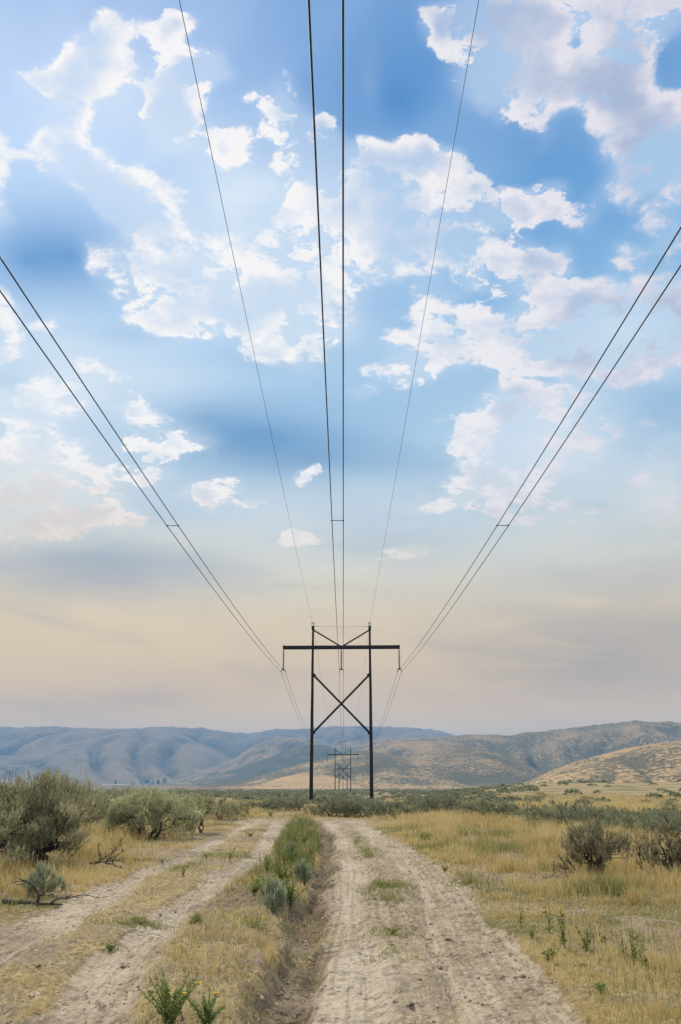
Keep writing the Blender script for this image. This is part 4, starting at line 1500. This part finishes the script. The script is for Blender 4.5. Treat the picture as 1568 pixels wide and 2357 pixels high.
def gen_green(g, N):
    x, y, r = spots(g, N, 6, 70)
    m, strip, bare = cover(x, y)
    n = fbm(x * .16, y * .30, 3, 117)
    n = n + .5 * fbm(x * 1.2, y * 1.2, 2, 119)
    d = sstep(n, .05, .65) * .6 * (.15 + .85 * sstep(y, 11, 18)) * np.clip(1 - 1.5 * bare, 0, 1) * (1 - .8 * strip)
    d = np.where(m['berm'] > .5, np.clip(.05 + .5 * sstep(y, 11.5, 15.5), 0, 1) * sstep(fbm(x * 1.6, y * 1.2, 3, 121), -.35, .35), d)
    pk = np.zeros(len(x))
    for X, Y, rx, ry, wt in ((890, 2049, .40, 1.1, .85), (905, 2146, .3, .3, .6), (850, 1965, .35, 1.6, .7), (905, 2195, .35, .25, .4), (820, 1935, .3, 3.0, .6), (313, 2123, .45, .22, .9), (252, 2188, .16, .16, .8), (446, 2129, .18, .1, .9),
                             (1070, 2030, .45, 1.2, .6), (990, 1990, .5, .7, .6), (973, 1932, .6, 1.2, .8), (1180, 2165, .3, .3, .3), (1390, 2062, .55, .6, .7), (420, 1995, .6, .9, .6), (530, 1968, .5, 1.2, .6), (735, 1960, .3, 3, .5)):
        px, py = ground_pt(X, Y)
        pk = np.maximum(pk, wt * np.exp(-(((x - px) / rx) ** 2 + ((y - py) / ry) ** 2) ** 1.5))
    d = np.maximum(d, pk * sstep(fbm(x * 2.4, y * 2.4, 2, 131), -.5, .3))
    k = g.uniform(0, 1, len(x)) < d
    x, y, r = x[k], y[k], r[k]
    # the dense little patches, blade by blade
    ex, ey = [], []
    for X, Y, rx, ry, nn in ((888, 2040, .30, .75, 2600), (893, 2075, .22, .3, 700), (905, 2148, .25, .22, 420), (848, 1968, .14, 1.1, 700), (905, 2195, .3, .2, 260), (822, 1938, .12, 1.6, 500), (313, 2123, .34, .10, 900), (300, 2135, .2, .12, 300),
                             (446, 2129, .12, .06, 260), (255, 2185, .13, .10, 320), (735, 1960, .12, 1.4, 500), (1385, 2055, .34, .22, 1500), (1075, 2035, .25, .8, 900), (420, 2000, .25, .6, 700), (600, 2140, .3, .3, 300), (700, 2215, .15, .2, 160)):
        px, py = ground_pt(X, Y)
        a_, b_ = g.standard_t(3, nn) * .45, g.standard_t(3, nn) * .45
        kk = fbm((px + a_ * rx) * 4.5, (py + b_ * ry) * 3.0, 2, 401) > g.normal(-.05, .25, nn)
        a_, b_ = a_[kk].clip(-3, 3), b_[kk].clip(-3, 3)
        ex.append(px + a_ * rx)
        ey.append(py + b_ * ry)
    ex, ey = np.concatenate(ex), np.concatenate(ey)
    x, y = np.concatenate([x, ex]), np.concatenate([y, ey])
    r = np.hypot(x, y)
    m, strip, bare = cover(x, y)
    berm, be = m['berm'], bare
    h = np.where(be > .4, .06, np.where(berm > .4, .12 + .20 * sstep(y, 13, 18), .17 * sstep(np.maximum(x - roadR(y), trAL(y) - x), -.6, 1.5) + .07)) * g.uniform(.5, 1.4, len(x))
    w = np.maximum(.0036, r * .00055) * g.uniform(.7, 1.3, len(x))
    lean = np.abs(g.normal(.45, .3, len(x))).clip(0, 1.1)
    return x, y, h, w, lean, np.clip(g.normal(.5, .2, len(x)) - .15 * (berm > .4), 0, 1)


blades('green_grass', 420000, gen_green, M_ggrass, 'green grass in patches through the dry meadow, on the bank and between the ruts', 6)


# ------------------------------------------------------------------ weeds
def weed(seed, H, nst, leafL, nleaf, spread=.35, flowers=0, tintc=.5):
    g = np.random.default_rng(seed)
    mb = MB()
    heads = []
    for s in range(nst):
        a = g.uniform(0, 2 * math.pi)
        sp = spread * H * g.uniform(.15, 1)
        hh = H * g.uniform(.6, 1.0)
        t = np.linspace(0, 1, 6)
        p = np.stack([np.cos(a) * sp * t ** 1.4, np.sin(a) * sp * t ** 1.4, hh * t], 1) + g.normal(0, .012 * H, (6, 3)) * t[:, None]
        p[0, 2] = -.03
        mb.tube(p, np.linspace(.005, .002, 6) * max(.6, H / .4), 4, 0, .35, cap=False)
        nl = max(3, int(nleaf * g.uniform(.7, 1.3)))
        u = g.uniform(.12, 1.0, nl)
        b = np.stack([np.interp(u, t, p[:, q]) for q in range(3)], 1)
        d = g.normal(0, 1, (nl, 3)) * [1, 1, .4] + [0, 0, .55]
        d /= np.linalg.norm(d, axis=1)[:, None]
        L = leafL * g.uniform(.6, 1.25, nl)[:, None] * (1.15 - .5 * u[:, None])
        sd = np.cross(d, g.normal(0, 1, (nl, 3)))
        sd /= np.linalg.norm(sd, axis=1)[:, None]
        V = np.stack([b, b + d * L * .5 - sd * L * .20, b + d * L, b + d * L * .5 + sd * L * .20], 1).reshape(-1, 3)
        i = np.arange(nl)[:, None] * 4
        mb.add(V, np.concatenate([i + [0, 1, 2], i + [0, 2, 3]]), 0, np.repeat(np.clip(g.normal(tintc, .2, nl), 0, 1), 4))
        heads.append(p[-1])
    return mb, heads[:flowers]


def put_weed(X, Y, top, wpx, lab, seed, nst=7, leafL=.035, nleaf=22, flowers=0, tintc=.5, group='green weeds beside the tracks', cat='weed'):
    x, y = ground_pt(X, Y)
    H = max(.06, mh(X, Y, top))
    Wm = metres(X, Y, wpx)
    mb, heads = weed(seed, H, nst, leafL, nleaf, min(2.2, .8 * Wm / H), flowers, tintc)
    o = mb.build('weed', M_weed, loc=(x, y, gz(x, y)))
    tag(o, lab, cat, group)
    for h in heads:
        fb = MB()
        for q in range(7):
            a = q * .9
            c = np.array([math.cos(a), math.sin(a), .3])
            s = np.array([-math.sin(a), math.cos(a), 0])
            fb.add([h, h + c * .016 - s * .006, h + c * .02 + s * .006], [(0, 1, 2)])
        fb.lathe([(.001, .010), (.009, .006), (.010, 0), (.004, -.008)], h, 7)
        fb.build('flower', M_flower, o)
    return o


WEEDS = [
    (392, 2375, 2232, 95, 'leafy green plant with yellow flowers at the bottom edge of the picture', 1, dict(nst=26, leafL=.034, nleaf=60, flowers=3, tintc=.5)),
    (474, 2372, 2286, 62, 'smaller green plant with one yellow flower near the bottom edge', 2, dict(nst=16, leafL=.032, nleaf=48, flowers=1, tintc=.5)),
    (1267, 2160, 2066, 18, 'tall thin single-stemmed weed at the meadow edge, nearest the road of the tall ones', 3, dict(nst=2, leafL=.05, nleaf=24, flowers=1)),
    (1300, 2184, 2086, 22, 'tall weed with yellow blooms at its tip, second from the road', 4, dict(nst=3, leafL=.05, nleaf=26, flowers=2)),
    (1350, 2188, 2124, 40, 'leaning bushy weed in the middle of the meadow weeds', 5, dict(nst=4, leafL=.05, nleaf=26)),
    (1390, 2181, 2138, 26, 'short weed just beyond the leaning bushy one in the meadow', 6, dict(nst=3, leafL=.045, nleaf=20)),
    (1440, 2212, 2160, 24, 'slim weed left of the tallest meadow weed on the picture\'s edge side', 7, dict(nst=2, leafL=.045, nleaf=22)),
    (1460, 2220, 2132, 22, 'tallest weed in the outer clump of meadow weeds', 8, dict(nst=3, leafL=.05, nleaf=28)),
    (1483, 2228, 2162, 30, 'weed leaning outwards at the outer end of the meadow weeds', 9, dict(nst=3, leafL=.05, nleaf=24)),
    (1263, 2214, 2180, 30, 'low broad-leaved weed close to the sandy road edge', 10, dict(nst=5, leafL=.06, nleaf=10, tintc=.35)),
    (1199, 2133, 2072, 16, 'thin spindly weed at the road edge among dry grass', 11, dict(nst=2, leafL=.04, nleaf=18)),
    (1222, 2162, 2132, 24, 'small leafy weed next to the spindly weed', 12, dict(nst=4, leafL=.045, nleaf=12)),
    (1386, 2286, 2262, 40, 'low rosette weed in the dry grass of the lower meadow', 13, dict(nst=6, leafL=.06, nleaf=8, tintc=.4)),
    (1025, 2006, 1993, 36, 'low dark green weed where the meadow meets the road', 14, dict(nst=8, leafL=.05, nleaf=10, tintc=.3)),
    (973, 1938, 1915, 40, 'bushy green weed clump in the meadow near the road bend', 15, dict(nst=14, leafL=.07, nleaf=20, tintc=.4)),
    (612, 2075, 2012, 44, 'bright green weed with yellow flowers behind the blue-grey sagebrush', 16, dict(nst=22, leafL=.05, nleaf=40, flowers=3, tintc=.65)),
    (668, 2072, 2018, 46, 'bright yellow-green weed on the ditch side of the small sagebrush', 17, dict(nst=20, leafL=.05, nleaf=36, flowers=3, tintc=.7)),
    (640, 2028, 1975, 40, 'leafy green weed halfway along the bank', 18, dict(nst=12, leafL=.05, nleaf=28, flowers=2)),
    (672, 2000, 1940, 44, 'tall feathery green weed in the middle of the bank', 19, dict(nst=20, leafL=.06, nleaf=36)),
    (652, 1995, 1955, 30, 'yellow-flowered weed on the track side of the feathery one', 20, dict(nst=10, leafL=.05, nleaf=24, flowers=2, tintc=.65)),
    (683, 1962, 1912, 40, 'tall green weed near the far end of the bank', 21, dict(nst=14, leafL=.06, nleaf=28, tintc=.55)),
    (700, 1945, 1908, 36, 'green weed clump beside the dark ditch at the far bank', 22, dict(nst=12, leafL=.06, nleaf=26)),
    (694, 1915, 1880, 40, 'last bright green weed where the bank meets the road bend', 23, dict(nst=14, leafL=.08, nleaf=26, tintc=.65)),
    (670, 1920, 1893, 30, 'green weed at the far end of the bank by the left track', 24, dict(nst=10, leafL=.07, nleaf=22)),
    (528, 1986, 1948, 24, 'upright weed on the strip between the two wheel tracks', 25, dict(nst=5, leafL=.05, nleaf=20)),
    (421, 2018, 1979, 26, 'slender upright weed on the near part of the track strip', 26, dict(nst=5, leafL=.045, nleaf=18)),
    (476, 1978, 1952, 22, 'twin-stemmed weed beside the outer wheel track', 27, dict(nst=3, leafL=.05, nleaf=20)),
    (577, 1928, 1911, 36, 'low spreading weed on the far part of the track strip', 28, dict(nst=9, leafL=.07, nleaf=14)),
    (374, 1988, 1976, 18, 'small green weed at the grassy edge of the outer track', 29, dict(nst=5, leafL=.05, nleaf=10)),
    (622, 1880, 1862, 30, 'pale green weed at the far end where the tracks meet', 30, dict(nst=9, leafL=.09, nleaf=18, tintc=.6)),
    (446, 2131, 2123, 34, 'flat dark green weed mat on the sandy inner track', 31, dict(nst=9, leafL=.035, nleaf=9, tintc=.2)),
    (255, 2192, 2170, 26, 'flat dark green weed tuft at the near strip between wheel tracks', 32, dict(nst=8, leafL=.04, nleaf=9, tintc=.2)),
    (585, 2060, 2020, 40, 'yellow-green weed leaning over the edge of the inner track by the blue-grey sagebrush', 34, dict(nst=12, leafL=.05, nleaf=30, flowers=2, tintc=.7)),
    (655, 2045, 1985, 46, 'dense leafy weed right behind the yellow-green one on the ditch side', 35, dict(nst=16, leafL=.055, nleaf=34, tintc=.6)),
    (615, 2010, 1965, 36, 'dry-tipped weed at the track edge halfway along the bank', 36, dict(nst=12, leafL=.055, nleaf=28, tintc=.75)),
    (700, 2000, 1955, 34, 'olive weed at the ditch edge halfway along the bank', 37, dict(nst=12, leafL=.055, nleaf=28, tintc=.45)),
    (640, 1965, 1925, 36, 'light green weed between track and bank crest', 38, dict(nst=12, leafL=.06, nleaf=28, tintc=.7)),
    (716, 1975, 1935, 30, 'reddish-stemmed weed overhanging the dark ditch', 39, dict(nst=10, leafL=.055, nleaf=24, tintc=.8)),
    (668, 1945, 1905, 40, 'broad light weed on the crest near the far end of the bank', 40, dict(nst=14, leafL=.065, nleaf=28, tintc=.65)),
    (715, 1930, 1898, 34, 'weed with yellow tips over the far end of the ditch', 41, dict(nst=12, leafL=.065, nleaf=26, flowers=2, tintc=.75)),
    (905, 2150, 2135, 40, 'low green weed tuft in the centre of the dirt road', 33, dict(nst=9, leafL=.035, nleaf=9, tintc=.25)),
]
for X, Y, top, wpx, lab, seed, op in WEEDS:
    put_weed(X, Y, top, wpx, lab, 500 + seed, **op)


# ------------------------------------------------------------------ fallen wood and litter
def dead_branch(seed, L, X, Y, label, rz, lift=.3, nb=7, rad=.03, name='fallen_branch'):
    g = np.random.default_rng(seed)
    mb = MB()

    def limb(p0, d, l, r0, depth):
        n = 7
        p = [np.array(p0, dtype=float)]
        dd = np.array(d, dtype=float)
        for i in range(n - 1):
            dd = dd + g.normal(0, .30, 3) * [1, 1, .6]
            dd /= np.linalg.norm(dd)
            q = p[-1] + dd * l / (n - 1)
            q[2] = max(q[2], .01)
            p.append(q)
        p = np.array(p)
        mb.tube(p, np.linspace(r0, r0 * .25, n), 6 if depth == 0 else 4, 0, .5)
        if depth < 2:
            for _ in range(nb if depth == 0 else 3):
                i = g.integers(1, n - 1)
                nd = (p[i + 1] - p[i]) / np.linalg.norm(p[i + 1] - p[i]) * .6 + g.normal(0, .6, 3) + [0, 0, lift * 1.2]
                limb(p[i], nd / np.linalg.norm(nd), l * g.uniform(.3, .6), r0 * .5, depth + 1)
    limb((0, 0, .03), (1, 0, lift * .35), L, rad, 0)
    x, y = ground_pt(X, Y)
    o = mb.build(name, M_dead, loc=(x, y, gz(x, y)))
    o.rotation_euler = (0, 0, rz)
    tag(o, label, 'branch', 'dead wood lying in the grass')
    return o


dead_branch(3, 1.25, 205, 1992, 'dead forked branch sticking up out of the yellow grass beside the track', .1, .55, 6, .030)
dead_branch(5, 1.1, 10, 2078, 'grey fallen log lying at the track edge below the small pale sagebrush', -.25, .05, 3, .045, 'fallen_log')
dead_branch(8, 1.0, 1362, 2026, 'dead sagebrush limb arching down beside the lone meadow sagebrush', 2.9, .75, 6, .028)
dead_branch(9, .7, 1250, 2024, 'short dead twig tangle in the meadow before the lone sagebrush', .3, .4, 4, .014)
dead_branch(11, .9, 908, 1888, 'dark dead stub sticking up at the meadow end by the tower brush', 1.2, .9, 4, .06)
dead_branch(12, .9, 985, 1880, 'dark arched dead limb under the meadow row of sagebrush', 2.7, .6, 4, .05)
dead_branch(14, .8, 1500, 2026, 'dead bare limb lying under the straggly sagebrush', 2.6, .4, 6, .024)
dead_branch(15, .5, 420, 2360, 'short stick lying on the inner track near the bottom edge', 2.3, .02, 1, .008)
dead_branch(16, .7, 150, 2075, 'thin twig lying on sand past the end of the fallen log', .15, .05, 3, .010)


def litter(name, N, label, seed):
    """clods and pebbles on the tracks"""
    g = np.random.default_rng(seed)
    x, y, r = spots(g, N, 5.5, 40)
    m, strip, bare = cover(x, y)
    d = np.clip(.12 + .5 * np.maximum(m['mid'], np.maximum(m['ditch'] * .5, m['rut2'] * .4)) + .25 * np.maximum(m['A'], m['B']) - .25 * m['rut1'], .02, 1) * sstep(fbm(x * 1.5, y * 1.5, 2, 301), -.5, .6)
    k = g.uniform(0, 1, N) < d
    x, y, r = x[k], y[k], r[k]
    n = len(x)
    z = ground_h(x, y)
    s = np.exp(g.normal(-4.45, .6, n)).clip(.004, .06)
    ov = np.array([[1, 0, 0], [-.5, .87, 0], [-.5, -.87, 0], [.1, .1, .8], [.6, .5, .45]])
    ov = ov[None] * g.uniform(.6, 1.3, (n, 5, 3))
    a = g.uniform(0, 6.28, n)
    c, sn = np.cos(a)[:, None], np.sin(a)[:, None]
    V = np.stack([ov[..., 0] * c - ov[..., 1] * sn, ov[..., 0] * sn + ov[..., 1] * c, ov[..., 2] * .8], -1) * s[:, None, None]
    V = V + np.stack([x, y, z - .002], 1)[:, None, :]
    i = np.arange(n)[:, None] * 5
    F = np.concatenate([i + [0, 4, 3], i + [4, 1, 3], i + [1, 2, 3], i + [2, 0, 3], i + [0, 1, 4]])
    me = mesh_np(name, V.reshape(-1, 3), F, M_clod)
    return tag(link(name, me), label, 'gravel', None, 'stuff')


litter('gravel', 110000, 'small clods and pebbles strewn over the dirt road and tracks', 9)


def gen_lit(g, N):
    x, y, r = spots(g, N, 5.5, 30)
    m, strip, bare = cover(x, y)
    d = np.clip(.40 * m['berm'] + .3 * m['ditch'] * sstep(fbm(x * 1.2, y * 1.2, 2, 311), -.3, .4) + .03 * np.maximum(m['A'], m['B']) + .15 * strip + .05 * m['mid'] + .12 * (x > roadR(y)), 0, 1)
    k = g.uniform(0, 1, N) < d
    x, y, r = x[k], y[k], r[k]
    n = len(x)
    return x, y, g.uniform(.04, .16, n), np.maximum(.003, r * .0004), g.uniform(1.0, 1.22, n), np.clip(g.normal(.55, .22, n), 0, 1)


blades('straw_litter', 160000, gen_lit, M_grass, 'fallen straw and dry stalks lying over the bank and tracks', 12)

# ------------------------------------------------------------------ far village by the lake
def far_pt(X, r_):
    a = pangle(X, 1805)[0]
    return r_ * math.sin(a), r_ * math.cos(a)


def far_tree(X, r_, H, Wd, seed, label, conical):
    g = np.random.default_rng(seed)
    x, y = far_pt(X, r_)
    e = empty('tree', (x, y, gz(x, y)))
    t = MB()
    t.tube([(0, 0, -.5), (.1, 0, H * .35), (0, .1, H * .8)], [.35, .25, .1], 6)
    t.build('trunk', M_bark, e)
    c = MB()
    n = 420
    zc = g.uniform(.12, 1, n)
    prof = (1 - zc) ** .8 if conical else np.sqrt(np.clip(1 - ((zc - .55) / .47) ** 2, 0, 1))
    a = g.uniform(0, 6.28, n)
    rho = np.sqrt(g.uniform(.1, 1, n)) * prof * Wd / 2 * (1 + .2 * np.sin(3 * a))
    p = np.stack([rho * np.cos(a), rho * np.sin(a), zc * H], 1)
    d = g.normal(0, 1, (n, 3))
    d /= np.linalg.norm(d, axis=1)[:, None]
    s = np.cross(d, g.normal(0, 1, (n, 3)))
    s /= np.linalg.norm(s, axis=1)[:, None]
    V = np.stack([p - s * .5, p + s * .5, p + d * 1.1], 1).reshape(-1, 3)
    c.add(V, np.arange(n * 3).reshape(-1, 3), 0, np.repeat(np.clip(g.normal(.45, .2, n), 0, 1), 3))
    c.build('crown', M_conif, e)
    tag(e, label, 'tree', 'dark trees by the far lake')


far_tree(265.5, 2150, 10.5, 5.5, 1, 'tiny dark pointed tree in front of the pale strip of lake water', True)
far_tree(339, 2150, 9, 9, 2, 'tiny round dark tree just past the end of the lake strip', False)
far_tree(352, 2150, 7.5, 6, 3, 'smallest dark tree, between two bigger ones beyond the lake', True)
far_tree(364, 2150, 10, 8, 4, 'dark bushy tree furthest along the far row past the lake', False)
far_tree(378, 2300, 12, 12, 5, 'pale hazy tree clump at the foot of the brown hill', False)


def house(X, r_, w, d, h, label, seed):
    x, y = far_pt(X, r_)
    e = empty('house', (x, y, gz(x, y) - .4), .3 * seed)
    mb = MB()
    mb.box((0, 0, h / 2), (w, d, h))
    mb.build('wall', M_white, e)
    rf = MB()
    V = [(-w / 2 - .4, -d / 2 - .4, h), (w / 2 + .4, -d / 2 - .4, h), (w / 2 + .4, d / 2 + .4, h), (-w / 2 - .4, d / 2 + .4, h), (-w / 2 - .4, 0, h + d * .28), (w / 2 + .4, 0, h + d * .28)]
    rf.add(V, [(0, 1, 5), (0, 5, 4), (2, 3, 4), (2, 4, 5), (0, 4, 3), (1, 2, 5), (0, 3, 2), (0, 2, 1)])
    rf.build('roof', M_roof, e)
    tag(e, label, 'house', 'white houses in the far village')


house(328, 2200, 16, 9, 4.5, 'tiny white house at the end of the lake strip, brown roof', 1)
house(306, 2100, 9, 7, 3.5, 'tiny white shed in front of the lake strip', 2)
house(345, 2050, 14, 8, 3.5, 'tiny long white house below the far trees', 3)

# ------------------------------------------------------------------ the smoky air
hz_ = MB()
x0, x1, y0, y1, z0, z1 = -5400, 5400, -5400, 5400, -120, 262
hz_.box(((x0 + x1) / 2, (y0 + y1) / 2, (z0 + z1) / 2), (x1 - x0, y1 - y0, z1 - z0))
m, n = mat('smoky_air')
pv = n.new('ShaderNodeVolumePrincipled')
pv.inputs['Color'].default_value = (.15, .50, 1.0, 1)
pv.inputs['Density'].default_value = 1.8e-4
pv.inputs['Anisotropy'].default_value = 0.0
n.l.new(pv.outputs[0], n.out.inputs['Volume'])
tag(hz_.build('haze', m), 'thin blue smoky haze lying over the valley and hills', 'haze', None, 'stuff')
